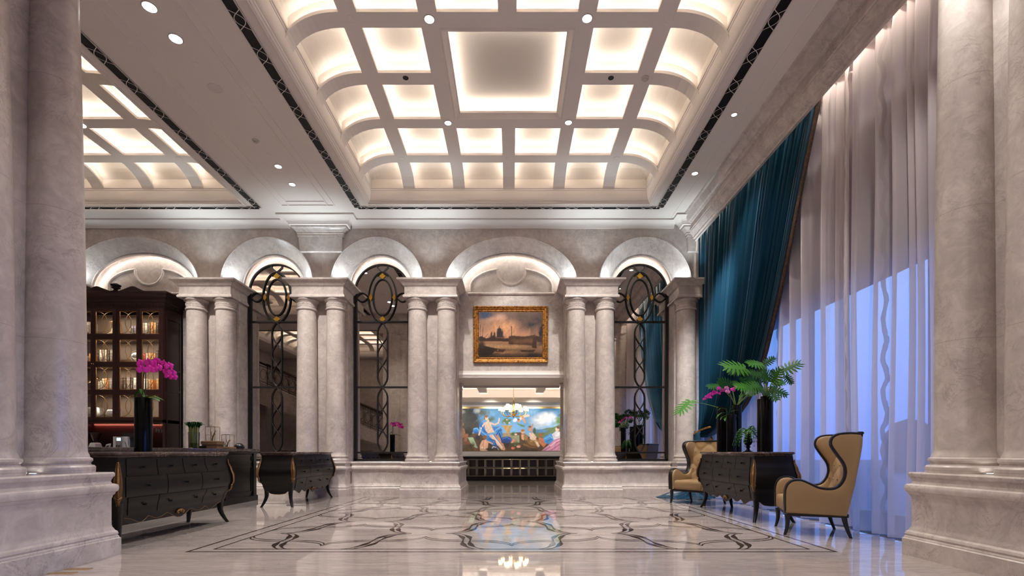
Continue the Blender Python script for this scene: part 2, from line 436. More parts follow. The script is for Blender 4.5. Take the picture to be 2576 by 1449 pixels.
# ------------------------------------------------------------------ air grilles
def grille(x0, y0, x1, y1, wd, label, name='air_grille'):
    root = thing(name, (x0,y0,ZC), label, 'air vent', 'slim black air grilles round the coffered trays')
    d = Vector((x1-x0,y1-y0,0)); Lg = d.length; d.normalize(); n = Vector((-d.y,d.x,0))
    P = lambda t, o, z: tuple(d*t + n*o + Vector((0,0,z)))
    b = MB(); b.quad(P(0,-wd/2,-.004),P(Lg,-wd/2,-.004),P(Lg,wd/2,-.004),P(0,wd/2,-.004))
    k = 4
    for q in range(1,k*2):
        o = -wd/2+wd*q/(k*2)
        b.add([P(0,o-.003,-.005),P(Lg,o-.003,-.005),P(Lg,o+.003,-.012),P(0,o+.003,-.012)],[(0,1,2,3)])
    b.build('slats', M['grille'], root, 0)
    b = MB()
    per = .546; m = max(1, round(Lg/per)); per = Lg/m
    f = lambda t: max(-.93, min(1, 1.75*(math.cos(2*PI*t/per)+.5)))
    S = 26*m
    for sg in (1,-1):
        for i in range(S):
            ta, tb = Lg*i/S, Lg*(i+1)/S
            a0, a1 = sg*f(ta)*(wd/2-.006), sg*f(tb)*(wd/2-.006)
            sl = min(3.0, abs((a1-a0)/(tb-ta))); h = .0048*math.sqrt(1+sl*sl)
            b.add([P(ta,a0-h,-.016),P(tb,a1-h,-.016),P(tb,a1+h,-.016),P(ta,a0+h,-.016)],[(0,1,2,3)])
    for o in (-wd/2,wd/2): b.add([P(0,o-.006,-.015),P(Lg,o-.006,-.015),P(Lg,o+.006,-.015),P(0,o+.006,-.015)],[(0,1,2,3)])
    b.build('lattice', M['lattice'], root, 0)
    return root
VXH, VYH = 3.28, 3.02
for cx, nm in ((TX,'main'),(LX,'left')):
    for cy, fr in ((TY,''),(RY,'rear')):
        if nm == 'main' and not fr:
            grille(cx-VXH,cy-VYH,cx-VXH,cy+VYH,.155,'long black lattice air grille along the left side of the big coffered ceiling')
            grille(cx+VXH,cy-VYH,cx+VXH,cy+VYH,.155,'long black lattice air grille along the window side of the big coffered ceiling')
            grille(cx-VXH,cy+VYH,cx+VXH,cy+VYH,.12,'black lattice air grille above the painting end of the big coffered ceiling')
        elif not fr:
            grille(cx+VXH,cy-VYH,cx+VXH,cy+VYH,.155,'long black lattice air grille beside the partly hidden left coffered ceiling')
            grille(cx-VXH,cy+VYH,cx+VXH,cy+VYH,.12,'black lattice air grille above the dark bookcase')
        else:
            grille(cx-VXH,cy+VYH-.05,cx+VXH,cy+VYH-.05,.12,'black lattice air grille behind the entrance piers, seen in the mirrors')

# ------------------------------------------------------------------ piers of the back wall
def shaft(b, cx, cy, z0, z1, r0, r1, n=40):
    prof = [(.0,z0)]
    prof += [(r0*1.24,z0),(r0*1.26,z0+.02),(r0*1.26,z0+.055),(r0*1.21,z0+.07),(r0*1.12,z0+.075),(r0*1.10,z0+.095),(r0*1.13,z0+.10),(r0*1.17,z0+.115),(r0*1.16,z0+.135),(r0*1.08,z0+.145),(r0*1.06,z0+.165),(r0*1.01,z0+.19),(r0,z0+.22)]
    for k in range(1,9):
        t = k/8; prof.append((r0+(r1-r0)*t**1.6, z0+.22+(z1-z0-.22)*t))
    return prof
EZ = 4.90                      # top of the entablature
PZ = .777                      # top of the pedestals
PED = [(0,0),(0,.155),(-.01,.163),(-.012,.175),(-.02,.185),(-.014,.2),(-.02,.22),(-.035,.235),(-.04,.25),(-.048,.262),(-.053,.285),(-.053,.53),(-.047,.545),(-.045,.56),(-.035,.57),(-.03,.59),(-.018,.60),(-.012,.62),(-.012,.64),(-.018,.658),(-.03,.665),(-.05,.672),(-.056,.69),(-.052,.71),(-.046,.72),(-.046,.728),(-.038,.735),(-.034,.745),(-.034,.765),(-.042,PZ)]
ENT = [(-.14,4.50),(-.12,4.50),(-.115,4.52),(-.15+.03,4.545),(-.15+.02,4.56),(-.15,4.575),(-.15,4.735),(-.14,4.745),(-.14,4.755),(-.12,4.762),(-.10,4.79),(-.06,4.83),(-.02,4.855),(-.005,4.86),(0,4.87),(0,EZ)]
def pier(cx, label, single=False):
    root = shell('pillar', (cx,0,0), label)
    hx = .685
    b = MB()
    if single: b.rect(-.10,11.42,.58,.37,PED)
    else: b.rect(0,11.42,hx,.37,PED)
    struct('pedestal', b, M['stone'], root, 25)
    xs_ = (-.335,) if single else (-.335,.335)
    for x in xs_:
        b = MB(); p = shaft(b, x, 11.38, PZ, 4.245, .228, .205)
        p += [(.225,4.25),(.232,4.262),(.232,4.28),(.222,4.292),(.208,4.30),(.208,4.315)]
        p += [(.214,4.32),(.214,4.415),(.224,4.425),(.224,4.435),(.25,4.455),(.262,4.475),(.262,4.495),(.0,4.497)]
        b.lathe(p, x, 11.38, 40)
        # carved band: low relief leaf scroll
        for k in range(26):
            a = 2*PI*k/26; cz = 4.368; pts = []
            for q in range(9):
                tt = q/8*1.7*PI; rr = .034*(1-q/11)
                aa = a + (rr*math.cos(tt)*(1 if k%2 else -1))/.214*.9
                pts.append((x+.216*math.cos(aa), 11.38+.216*math.sin(aa), cz+rr*math.sin(tt)*1.1))
            b.tube(pts, .006, 5)
        struct('column', b, M['column'], root, 30)
    b = MB()
    if single: b.rect(-.06,11.49,.67,.5,ENT)
    else: b.rect(0,11.49,.735,.5,ENT)
    struct('entablature', b, M['stone'], root, 25)
    b = MB(); b.box(-.57,.57,11.50,11.95,PZ-.02,4.6); struct('core', b, M['stone'], root, 0)
    return root
PC = [-10.6,-6.935,-4.388,-1.838,1.821,4.36]
pier(PC[0],'marble pillar pair left of the dark bookcase'); pier(PC[1],'twin marble columns right of the dark bookcase')
pier(PC[2],'twin marble columns between the two left mirrors'); pier(PC[3],'twin marble columns left of the gilt framed painting')
pier(PC[4],'twin marble columns right of the gilt framed painting'); pier(PC[5],'single marble column beside the teal curtain', True)

# dado between the piers of the mirror bays, and the bookcase bay
b = MB()
for a, c in ((PC[1],PC[2]),(PC[2],PC[3]),(PC[4],PC[5])):
    b.rect((a+c)/2,11.80,(c-a)/2-.6,.35,[(o,z) for o,z in PED])
struct('wall_dado', b, M['stone'], smooth=25)

# ------------------------------------------------------------------ back wall with arches
ZS = 4.90
def arch(cx, a, bb, n=48): return [(cx-a*math.cos(PI*i/n), ZS+bb*math.sin(PI*i/n)) for i in range(n+1)]
bays = [((PC[0]+PC[1])/2,1.52,1.06,'wide'),((PC[1]+PC[2])/2,1.06,1.06,'m'),((PC[2]+PC[3])/2,1.06,1.06,'m'),((PC[3]+PC[4])/2,1.52,1.06,'wide'),((PC[4]+PC[5])/2,1.06,1.06,'m')]
b = MB()
edges = [-13.0]+[]
left = -13.0
for k,(cx,a,bb,kind) in enumerate(bays):
    pts = arch(cx,a,bb)
    b.quad((left,YW,ZS-.2),(cx-a,YW,ZS-.2),(cx-a,YW,7.5),(left,YW,7.5))
    for (x0,z0),(x1,z1) in zip(pts,pts[1:]): b.quad((x0,YW,z0),(x1,YW,z1),(x1,YW,7.5),(x0,YW,7.5))
    left = cx+a
b.quad((left,YW,ZS-.2),(5.45,YW,ZS-.2),(5.45,YW,7.5),(left,YW,7.5))
b.box(4.30,5.45,11.55,12.0,0,5); b.box(-13,PC[0]-.5,11.5,12,0,5)
struct('wall_back', b, M['wallstone'], smooth=0, label='pale marble wall of arches')
b = MB()
for cx,a,bb,kind in bays:
    a2, b2 = (1.22,.80) if kind == 'wide' else (.715,.765)
    n = 48
    for (ra,rb,ya),(ra2,rb2,yb) in (((a+.045,bb+.045,YW+.005),(a+.045,bb+.045,YW-.022)),((a+.045,bb+.045,YW-.022),(a+.012,bb+.012,YW-.022)),((a+.012,bb+.012,YW-.022),(a,bb,YW+.01)),((a,bb,YW+.01),(a2+.03,b2+.03,11.76)),
                                    ((a2+.03,b2+.03,11.76),(a2+.03,b2+.03,11.73)),((a2+.03,b2+.03,11.73),(a2,b2,11.73)),((a2,b2,11.73),(a2,b2,11.79)),((a2,b2,11.79),(a2+.14,b2+.14,11.79))):
        p0, p1 = arch(cx,ra,rb,n), arch(cx,ra2,rb2,n)
        for i in range(n): b.quad((p0[i][0],ya,p0[i][1]),(p0[i+1][0],ya,p0[i+1][1]),(p1[i+1][0],yb,p1[i+1][1]),(p1[i][0],yb,p1[i][1]))
struct('wall_arch_soffits', b, M['stone'], smooth=35, label='splayed marble arch soffits')
b = MB()
for cx,a,bb,kind in bays:
    a2, b2 = (1.22,.80) if kind == 'wide' else (.715,.765)
    p0, p1 = arch(cx,a2+.055,b2+.055), arch(cx,a2+.055,b2+.055)
    for i in range(48): b.quad((p0[i][0],11.80,p0[i][1]),(p0[i+1][0],11.80,p0[i+1][1]),(p1[i+1][0],11.83,p1[i+1][1]),(p1[i][0],11.83,p1[i][1]))
struct('trim_arch_light', b, M['ledring'], smooth=0, label='hidden light strip behind the arch lips')

# wall behind the arches
YT = 11.93
b = MB()
for k,(cx,a,bb,kind) in enumerate(bays):
    h = 1.45 if kind == 'wide' else .95
    if k == 3: b.box(cx-1.34,cx+1.34,YT,12.15,2.86,6.1)
    else: b.box(cx-h,cx+h,YT,12.15,0,6.1)
struct('wall_back_infill', b, M['stone'], smooth=0, label='marble panels inside the arches')
# relief moulding in the two wide tympana
for k in (0,3):
    cx = bays[k][0]
    Rz = lambda px, py: (px/5.367+1000-1287-.0, 1+(HY-(580+py/5.367))*(YT)/F)
    b = MB()
    P = [(985,845),(985,740),(1005,690),(1050,640),(1130,590),(1230,552),(1345,528),(1350,590),(1380,655),(1440,715),(1532,738)]
    pts = [((x/5.367+1000-1285.5)*YT/F, 1+(HY-(580+y/5.367))*YT/F) for x,y in P]
    full = [(x,z) for x,z in pts] + [(-x,z) for x,z in pts[-2::-1]]
    full = full[:1]+crom(full[1:7],4)+crom(full[6:15],5)[1:]+crom(full[14:20],4)[1:]+full[-1:]
    for o, r in ((0,.030),(.028,.014),(-.03,.012)):
        b.tube([(cx+x,YT-.004,z-o) for x,z in full], r, 8, closed=False)
    z0 = pts[0][1]
    b.rect(cx, YT, 1.02, .02, [(0,z0-.05),(.02,z0-.045),(.03,z0-.02),(.02,z0),(.006,z0+.01),(.006,z0+.025)])
    struct('trim_relief', b, M['stone'], smooth=40, label='carved tympanum moulding with a dipped centre')
# cornice under the ceiling
b = MB()
pr = [(11.42,6.16),(11.37,6.165),(11.365,6.18)]+[(11.36-.13*(1-math.cos(t/6*PI/2)),6.18+.10*math.sin(t/6*PI/2)) for t in range(1,7)]+[(11.21,6.285),(11.21,6.32)]
for x0, x1 in ((-13,-5.1),(-3.68,3.75)):
    b.loft([[(x0,y,z) for y,z in pr],[(x1,y,z) for y,z in pr]], closed=False, cap=False)
struct('trim_cornice', b, M['white'], smooth=30, label='white cove cornice under the ceiling')
# pilaster strips and bracket capitals under the beams
CAPB = [(0,5.95),(.02,5.95),(.02,6.0),(.035,6.01),(.035,6.04),(.05,6.05),(.06,6.07),(.085,6.10),(.125,6.12),(.125,6.145),(.135,6.15),(.15,6.16)]
for cx, hx in ((PC[2],.50),(4.30,.26)):
    b = MB()
    b.rect(cx,11.45,hx,.14,[(-.05,5.60),(-.02,5.62)]+CAPB)
    struct('trim_pilaster', b, M['stone'], smooth=25, label='marble pilaster head above the columns')
    b = MB()
    b.rect(cx,11.45,hx+.15,.29,[(0,6.15),(.02,6.16),(.02,6.18),(.03,6.19)]+[(.03+.17*(1-math.cos(t/6*PI/2)),6.19+.09*math.sin(t/6*PI/2)) for t in range(1,7)]+[(.21,6.285),(.21,6.318)])
    struct('trim_bracket', b, M['white'], smooth=30, label='white bracket cornice under the ceiling beam')

# ------------------------------------------------------------------ passage to the far room
ccx = bays[3][0]
b = MB()
for s in (-1,1):
    x = ccx+s*1.145
    x = ccx+s*1.39
    b.box(min(x,x+s*.5),max(x,x+s*.5),11.9,13.35,0,3.2)
struct('wall_passage', b, M['stone'], smooth=0)
b = MB()
for s in (-1,1):
    b.rect(ccx+s*(1.145+.23), 12.05, .245, .95, PED)
    pz = shaft(b, 0, 0, PZ, 2.62, .10, .095)
    pz += [(.105,2.63),(.105,2.65),(.095,2.66),(.095,2.70),(.11,2.72),(.125,2.75),(.125,2.78),(0,2.80)]
    b.lathe(pz, ccx+s*1.37, 12.85, 28)
struct('trim_passage_columns', b, M['stone'], smooth=30, label='small marble half columns inside the opening')
b = MB()
b.rect(ccx,11.93,1.30,.02,[(0,2.80),(.03,2.80),(.03,2.83),(.045,2.845),(.05,2.875),(.03,2.90),(.012,2.92),(.012,2.96),(0,2.965)])
b.box(ccx-1.4,ccx+1.4,11.94,13.35,2.79,3.0)
b.box(ccx-1.3,ccx+1.3,13.30,13.36,2.74,3.3)
struct('trim_lintel', b, M['white'], smooth=25, label='moulded lintel and soffit of the central opening')
b = MB(); b.box(ccx-1.3,ccx+1.3,13.26,13.30,2.755,2.79); struct('trim_lintel_track', b, M['steel'], smooth=0)
# far room shell
b = MB()
b.box(-5,-4.9,13.35,19.0,0,3.4); b.box(4.9,5,13.35,19,0,3.4)
b.box(-5,ccx-1.745,13.25,13.35,0,3.4); b.box(ccx+1.745,5,13.25,13.35,0,3.4)
b.box(-5,5,17.75,17.9,0,3.4)
struct('wall_far_room', b, M['white'], smooth=0)
b = MB(); b.box(-5,5,13.3,19,3.22,3.3)
for x in (-2.85,-.95,.95,2.85): b.box(ccx+x-.13,ccx+x+.13,13.3,16.9,3.0,3.22)
b.box(-5,5,13.36,13.75,2.98,3.22); 
b.box(-5,5,16.75,17.75,2.70,2.80); b.box(-5,5,16.75,16.80,2.80,2.86)
b2 = MB(); b2.quad((-4.8,16.84,2.81),(4.8,16.84,2.81),(4.8,16.90,2.81),(-4.8,16.90,2.81)); struct('trim_far_cove_light', b2, M['ledring'], smooth=0)
struct('ceiling_far_room', b, M['white'], smooth=0, label='beamed ceiling of the far room')

# ------------------------------------------------------------------ right side: beam over the window, window wall
LP = [(3.84,6.32),(3.86,6.30),(3.90,6.29),(3.93,6.25),(3.98,6.20),(4.02,6.185),(4.03,6.17),(4.06,6.165),(4.06,6.05),(4.075,6.04),(4.075,6.02),(4.09,6.01),(4.13,5.97),(4.15,5.935),(4.16,5.93),(4.16,5.90),(4.195,5.88),(4.195,5.845),(4.24,5.845),(4.24,6.4),(4.24,6.45),(3.84,6.45)]
b = MB(); b.loft([[(x,y,z) for x,z in LP] for y in (-4.2,11.42)], closed=True, cap=True)
struct('trim_window_beam', b, M['stone'], smooth=20, label='moulded marble beam above the curtains')
b = MB(); b.box(4.24,5.25,-4.2,11.45,6.28,6.42); struct('ceiling_pelmet', b, M['white'], smooth=0)
b = MB(); b.quad((4.245,-4,6.265),(4.245,11.35,6.265),(4.28,11.35,6.265),(4.28,-4,6.265)); struct('trim_pelmet_light', b, M['ledpelmet'], smooth=0, label='bright light strip above the curtains')
XG = 5.02
b = MB()
b.box(XG,XG+.22,-4.2,12,3.46,7.5); b.box(XG,XG+.22,-4.2,12,0,.10)
b.box(XG,XG+.22,-4.4,-3.9,0,3.5)
b.box(XG-.02,XG+.24,10.9,12.0,0,3.5)
struct('wall_right', b, mat('dark_spandrel', (.10,.09,.14), .35), smooth=0, label='dark wall above the window behind the sheer curtain')
for i in range(6):
    y0 = -3.9+i*14.8/6; y1 = y0+14.8/6
    root = shell('window_%d' % (i+1), (XG+.1,y0,0), 'tall window pane at dusk behind the sheer curtain')
    b = MB(); hw = y1-y0
    b.box(-.03,.03,0,.06,.1,3.46); b.box(-.03,.03,hw-.06,hw,.1,3.46); b.box(-.03,.03,.06,hw-.06,.1,.17); b.box(-.03,.03,.06,hw-.06,3.39,3.46)
    struct('frame', b, M['black'], root, 0)
    b = MB(); b.quad((0,.06,.17),(0,hw-.06,.17),(0,hw-.06,3.39),(0,.06,3.39)); struct('pane', b, M['windowglass'], root, 0)
# outside
b = MB(); b.box(5.3,80,-60,80,-.4,-.25); struct('ground_outside', b, mat('paving', (.15,.16,.19), .8), smooth=0)
b = MB()
for i in range(60):
    y = -6+i*.62; x = 27+3*math.sin(i*1.7)
    b.ball((x,y,.7+.4*math.sin(i*2.3)), 1.6, 1.3, 1.5+.5*math.sin(i*.9), 8)
o = b.build('hedge', mat('dusk_hedge', (.02,.05,.04), .9)); tag(o, 'dark clipped hedge outside beyond the window at dusk', 'hedge', kind='stuff')

# ------------------------------------------------------------------ entrance piers
CAPF = [(.36,4.9),]
def big_pier(s, label):
    root = shell('pillar', (s*4.2-(.025 if s < 0 else 0),0,0), label)
    yc, hy = 4.17, .68
    PEDF = [(o, z*.807/PZ) for o, z in PED]
    b = MB(); b.rect(s*.34+(.025 if s < 0 else 0),yc,.70,hy,PEDF); struct('pedestal', b, M['stone'], root, 25)
    for y in (4.56,3.88):
        b = MB(); p = shaft(b, 0, y, .807, 5.35, .232, .172 if s < 0 else .19)
        p += [(.21,5.36),(.215,5.38),(.2,5.40),(.2,5.5),(.23,5.54),(.25,5.57),(.25,5.60),(0,5.60)]
        b.lathe(p, 0, y, 48); struct('column', b, M['column'], root, 30)
        if s < 0 or True: pass
    b = MB(); b.box(*( (.07,.75) if s > 0 else (-.75,-.07)), yc-.57, yc+.57, .79, 6.32); struct('core', b, M['column'], root, 0)
    b = MB(); b.rect(s*.34,yc,.62,.60,[(0,5.60),(0,5.9),(.03,5.92),(.1,6.0),(.12,6.03),(.12,6.32)]); struct('entablature', b, M['stone'], root, 25)
    return root
big_pier(-1,'pair of tall marble columns on a moulded pedestal at the left edge, nearest the camera')
big_pier(1,'pair of tall marble columns on a moulded pedestal at the right edge, nearest the camera')

# ------------------------------------------------------------------ floor inlay
b = MB()
HX_, Y0, Y1 = 3.255, 4.945, 11.9
def fline(p, q, wd):
    p, q = Vector((*p,0)), Vector((*q,0)); d = (q-p).normalized(); n = Vector((-d.y,d.x,0))*wd/2
    b.add([(p-n)+Vector((0,0,.0015)),(q-n)+Vector((0,0,.0015)),(q+n)+Vector((0,0,.0015)),(p+n)+Vector((0,0,.0015))],[(0,1,2,3)])
for off, wd in ((0,.028),(.19,.022)):
    x, y0, y1 = HX_-off, Y0+off*.72, 11.0-off*.72
    fline((-x-wd/2,y0),(x+wd/2,y0),wd); fline((-x,y0),(-x,y1),wd); fline((x,y0),(x,y1),wd); fline((-x-wd/2,y1),(x+wd/2,y1),wd)
IX, IY0, IY1 = HX_-.19, Y0+.137, 11.0-.137
PER = 1.018; AMP = .27; YB = 5.56
def brace(t):
    # t in crossings: 0 at a crossing, .5 at a cusp; sign flips each cell
    k = math.floor(t); v = (t-k)*2-1                      # -1..1 over a cell whose ends are crossings
    w = min(.997, 1-abs(v))                                # 0 at crossing, 1 at cusp
    return (1 if k % 2 == 0 else -1)*(1-math.sqrt(1-w*w))*(.15*w+.85)*1.04
def wave(i, t, vertical):
    return AMP*brace(t)*(1 if i % 2 == 0 else -1)*(1 if vertical else -1)
def band(i, vertical):
    n = 40; cells = range(-4,4) if not vertical else range(-1,7)
    base = (i-.5)*PER if vertical else YB+i*PER
    for side in (-1,1):
        pts = []
        for c in cells:
            for k in range(n):
                t = c+k/n
                u = (t-.5)*PER if not vertical else YB+t*PER
                pts.append((u, base+wave(i,t+(0 if not vertical else 1),vertical)+side*.040, t))
        for (u0,v0,t0),(u1,v1,t1) in zip(pts,pts[1:]):
            if vertical: p, q = (v0,u0),(v1,u1)
            else: p, q = (u0,v0),(u1,v1)
            m = ((p[0]+q[0])/2,(p[1]+q[1])/2)
            if not (-IX < m[0] < IX and IY0 < m[1] < IY1): continue
            ph = abs((t0 % 1)-.5)                         # .5 at crossing 0 at cusp
            wd = .016+.048*math.exp(-((ph-.27)/.11)**2)*(1 if vertical else .25)
            fline(p,q,wd)
for i in range(-2,4): band(i, True)
for i in range(0,6): band(i, False)
struct('floor_inlay', b, M['inlay'], smooth=0, label='dark interlaced quatrefoil inlay in the marble floor')
for k,(px,py) in enumerate(((197,1432),(158,1442))):
    s_ = py-HY; x = (px-VX)/s_; y = F/s_
    b = MB(); b.rect(x,y,.10,.035,[(0,.0),(0,.003),(-.006,.005)])
    o = b.build('floor_outlet_plate', M['brass'], None, 0)
    tag(o, ['brass floor outlet plate beside the left pier, the one farther back','brass floor outlet plate beside the left pier, the one nearer the camera'][k], 'floor plate', 'brass plates in the floor')
# ================================================================== ARCHED MIRRORS
YM = 11.90
def arched_mirror(cx, label):
    root = thing('arched_mirror', (cx,YM,0), label, 'mirror', 'tall arched mirrors between the columns')
    W_, Z0, Z1, R = .667, .80, 4.86, .667
    n = 40
    outl = [(-W_,Z0),(W_,Z0)]+[(R*math.cos(PI*i/n),Z1+R*math.sin(PI*i/n)) for i in range(n+1)]
    b = MB(); b.add([(x,0,z) for x,z in outl],[tuple(range(len(outl)))]); b.build('mirror_glass', M['mirror'], root, 0)
    b = MB()
    T = lambda pts, r=.021, closed=False: b.tube([(x,-.02,z) for x,z in pts], r, 8, closed)
    b.box(-W_-.01,-W_+.055,-.04,0,Z0,Z1); b.box(W_-.055,W_+.01,-.04,0,Z0,Z1); b.box(-W_,W_,-.04,0,Z0,Z0+.04)
    for i in range(n):
        a0, a1 = PI*i/n, PI*(i+1)/n
        q = [(r*math.cos(a),Z1+r*math.sin(a)) for r,a in ((R+.008,a0),(R+.008,a1),(R-.022,a1),(R-.022,a0))]
        b.add([(x,-.04,z) for x,z in q]+[(x,0,z) for x,z in q],[(0,1,2,3),(0,1,5,4),(2,3,7,6)])
    b.build('frame', M['iron'], root, 30)
    b = MB()
    for z in (4.14,2.565,.99):
        b = MB(); b.box(-W_+.05,W_-.05,-.035,-.005,z-.02,z+.02); b.build('cross_bar', M['iron'], root, 0)
    b = MB()
    # big ogee oval with pointed ends, inner oval
    zc = 4.73
    def ogee(s):
        pts = []
        for i in range(25):
            t = i/24; th = t*PI
            x = .335*math.sin(th)**.86 if 0 < th < PI else 0
            z = zc+.575*math.cos(th)*(.96+.10*abs(math.cos(th))**6)
            pts.append((s*x,z))
        return pts
    T(ogee(1)); T(ogee(-1))
    T([(.225*math.cos(2*PI*i/40), zc+.435*math.sin(2*PI*i/40)) for i in range(40)], .021, True)
    for s in (-1,1):
        T([(s*.13,5.50),(s*.12,5.44),(s*.06,5.38),(0,5.335),(-s*.05,5.30),(-s*.13,5.25)], .018)
        T([(s*(.335+.30*i/16),zc+.105*math.sin(PI*i/16)) for i in range(17)], .019); T([(s*(.335+.30*i/16),zc-.105*math.sin(PI*i/16)) for i in range(17)], .019)
    # chain of long links
    for za, zb in ((4.12,2.58),(2.55,1.0)):
        w = .118
        for s in (-1,1):
            T([(0,za),(s*.05,za-.05),(s*.10,za-.14),(s*w,za-.22)]+[(s*w,za-.22-(za-zb-.44)*k/6) for k in range(1,7)]+[(s*.10,zb+.14),(s*.05,zb+.05),(0,zb)], .018)
        h = (za-zb)
        for c in (za-h*.335, za-h*.665):
            for s in (-1,1):
                T([(s*w*math.sin(-PI/2+PI*k/18)*1.0, c-h*.165+h*.33*k/18) for k in range(19)], .013)
    b.build('tracery', M['iron'], root, 50)
    for x, z, hw, hh in ((0,5.245,.075,.075),(0,4.205,.075,.075),(-.285,zc,.05,.085),(.285,zc,.05,.085)):
        b = MB(); b.add([(x,-.03,z+hh),(x+hw,-.03,z),(x,-.03,z-hh),(x-hw,-.03,z),(x,-.012,z+hh),(x+hw,-.012,z),(x,-.012,z-hh),(x-hw,-.012,z)],[(0,1,2,3),(0,1,5,4),(1,2,6,5),(2,3,7,6),(3,0,4,7)])
        o = b.build('amber_pane', M['amber'], root, 0); o['label'] = 'amber glass lozenge'
    return root
arched_mirror(bays[1][0], 'leftmost tall arched mirror with black tracery, behind the empty black chest')
arched_mirror(bays[2][0], 'tall arched mirror with black tracery left of the gilt framed painting')
arched_mirror(bays[4][0], 'tall arched mirror with black tracery that reflects the teal curtain')

# ================================================================== PAINTED PICTURES
def vpaint(name, W, H, layers, base, nx, ny, jitter=0, gloss=.35, seed=3):
    """a painted canvas: brush shapes laid over one another on a fine grid; u right, v up, in 0..1"""
    rng = np.random.RandomState(seed)
    u, v = np.meshgrid(np.linspace(0,1,nx), np.linspace(0,1,ny))
    img = base(u, v, rng)
    asp = W/H
    def fb(f):
        g = np.zeros_like(u)
        for k in range(4):
            a, c, p, q = rng.uniform(-1,1,4); fr = f*2**k
            g += np.sin((u*asp*a*1.5+v*c)*fr*6+p*9+2*np.sin((v*a-u*c)*fr*4+q*7))/2**k
        return g/1.9
    for ly in layers:
        k = ly[0]
        if k == 'e':
            _, cx, cy, rx, ry, rot, c, soft = ly
            dx, dy = (u-cx)*asp, (v-cy); ca, sa = math.cos(rot), math.sin(rot)
            d = np.sqrt(((dx*ca+dy*sa)/(rx*asp))**2+((-dx*sa+dy*ca)/ry)**2)
            al = np.clip((1-d)/soft, 0, 1)
        elif k == 'n':                                    # noisy ellipse: foliage, cloud, smoke
            _, cx, cy, rx, ry, rot, c, soft, f = ly
            dx, dy = (u-cx)*asp, (v-cy); ca, sa = math.cos(rot), math.sin(rot)
            d = np.sqrt(((dx*ca+dy*sa)/(rx*asp))**2+((-dx*sa+dy*ca)/ry)**2)+.35*fb(f)
            al = np.clip((1-d)/soft, 0, 1)
        elif k == 'p':
            _, pts, c = ly
            ins = np.zeros_like(u, bool); n = len(pts)
            for i in range(n):
                x0, y0 = pts[i]; x1, y1 = pts[(i+1)%n]
                if y0 == y1: continue
                cr = ((y0 > v) != (y1 > v)) & (u < (x1-x0)*(v-y0)/(y1-y0)+x0); ins ^= cr
            al = ins.astype(float)
            for _ in range(2): al = (al*2+np.roll(al,1,0)+np.roll(al,-1,0)+np.roll(al,1,1)+np.roll(al,-1,1))/6
        elif k == 'l':
            _, pts, wd, c = ly
            d = np.full_like(u, 9.)
            for (x0,y0),(x1,y1) in zip(pts,pts[1:]):
                ax, ay, bx, by = x0*asp, y0, x1*asp, y1
                L2 = (bx-ax)**2+(by-ay)**2+1e-9
                t = np.clip(((u*asp-ax)*(bx-ax)+(v-ay)*(by-ay))/L2, 0, 1)
                d = np.minimum(d, np.hypot(u*asp-ax-t*(bx-ax), v-ay-t*(by-ay)))
            al = np.clip((wd-d)/(wd*.5), 0, 1)
        c = np.array(c)*(1+.16*fb(9)+.12*(v-.5))[...,None] if jitter else np.array(c)
        img = img*(1-al[...,None])+c*al[...,None]
    if jitter:
        img *= (1+jitter*fb(7)+jitter*.6*fb(17))[...,None]
    img = np.clip(img, 0, 1)
    vs = [((uu-.5)*W, 0, (vv-.5)*H) for uu,vv in zip(u.ravel(), v.ravel())]
    fs = [(j*nx+i, j*nx+i+1, (j+1)*nx+i+1, (j+1)*nx+i) for j in range(ny-1) for i in range(nx-1)]
    me = bpy.data.meshes.new(name); me.from_pydata(vs, [], fs)
    at_ = me.color_attributes.new('paint', 'FLOAT_COLOR', 'POINT')
    rgba = np.ones((nx*ny,4), np.float32); rgba[:,:3] = img.reshape(-1,3)
    at_.data.foreach_set('color', rgba.ravel())
    m = mat(name+'_oil_paint', (.5,.5,.5), gloss); N, L, B = nodes(m)
    a = N.new('ShaderNodeVertexColor'); a.layer_name = 'paint'; L.new(a.outputs[0], B.inputs['Base Color'])
    me.materials.append(m)
    o = bpy.data.objects.new(name, me); col.objects.link(o); return o
def srgb(r, g, b): return tuple(((x/255)/12.92 if x/255 <= .04045 else ((x/255+.055)/1.055)**2.4) for x in (r,g,b))

# ------------------------------------------------------------------ the harbour picture
pc = at(1284.5, 842.5, YT)
s104 = F/YT
PW, PH = 187/s104, 142/s104
root = thing('framed_painting', (pc.x, YT-.01, pc.z), 'gilt framed dusky harbour painting hanging above the central opening', 'painting')
b = MB()
def frame_ring(prof):
    for (o0,d0),(o1,d1) in zip(prof,prof[1:]):
        c = [(-1,-1),(1,-1),(1,1),(-1,1)]
        for k in range(4):
            (ax,az),(bx,bz) = c[k], c[(k+1)%4]
            P = lambda sx,sz,o,d: (sx*(PW/2-o),-d,sz*(PH/2-o))
            b.quad(P(ax,az,o0,d0),P(bx,bz,o0,d0),P(bx,bz,o1,d1),P(ax,az,o1,d1))
fr = .135
frame_ring([(0,0),(0,.05),(.008,.065),(.02,.075),(.038,.07),(.05,.055),(.055,.06),(.075,.055),(.085,.035),(.095,.03),(.10,.04),(.112,.04),(.12,.025),(fr,.015),(fr,.0)])
b.build('frame', M['gilt'], root, 25)
b = MB()
for k in range(46):
    t = (k+.5)/46
    for s in (-1,1): b.ball((( t-.5)*(PW-.06),-.072,s*(PH/2-.024)),.014,.009,.011,6)
for k in range(34):
    t = (k+.5)/34
    for s in (-1,1): b.ball((s*(PW/2-.024),-.072,(t-.5)*(PH-.06)),.011,.009,.014,6)
b.build('frame_carving', M['gilt'], root, 60)
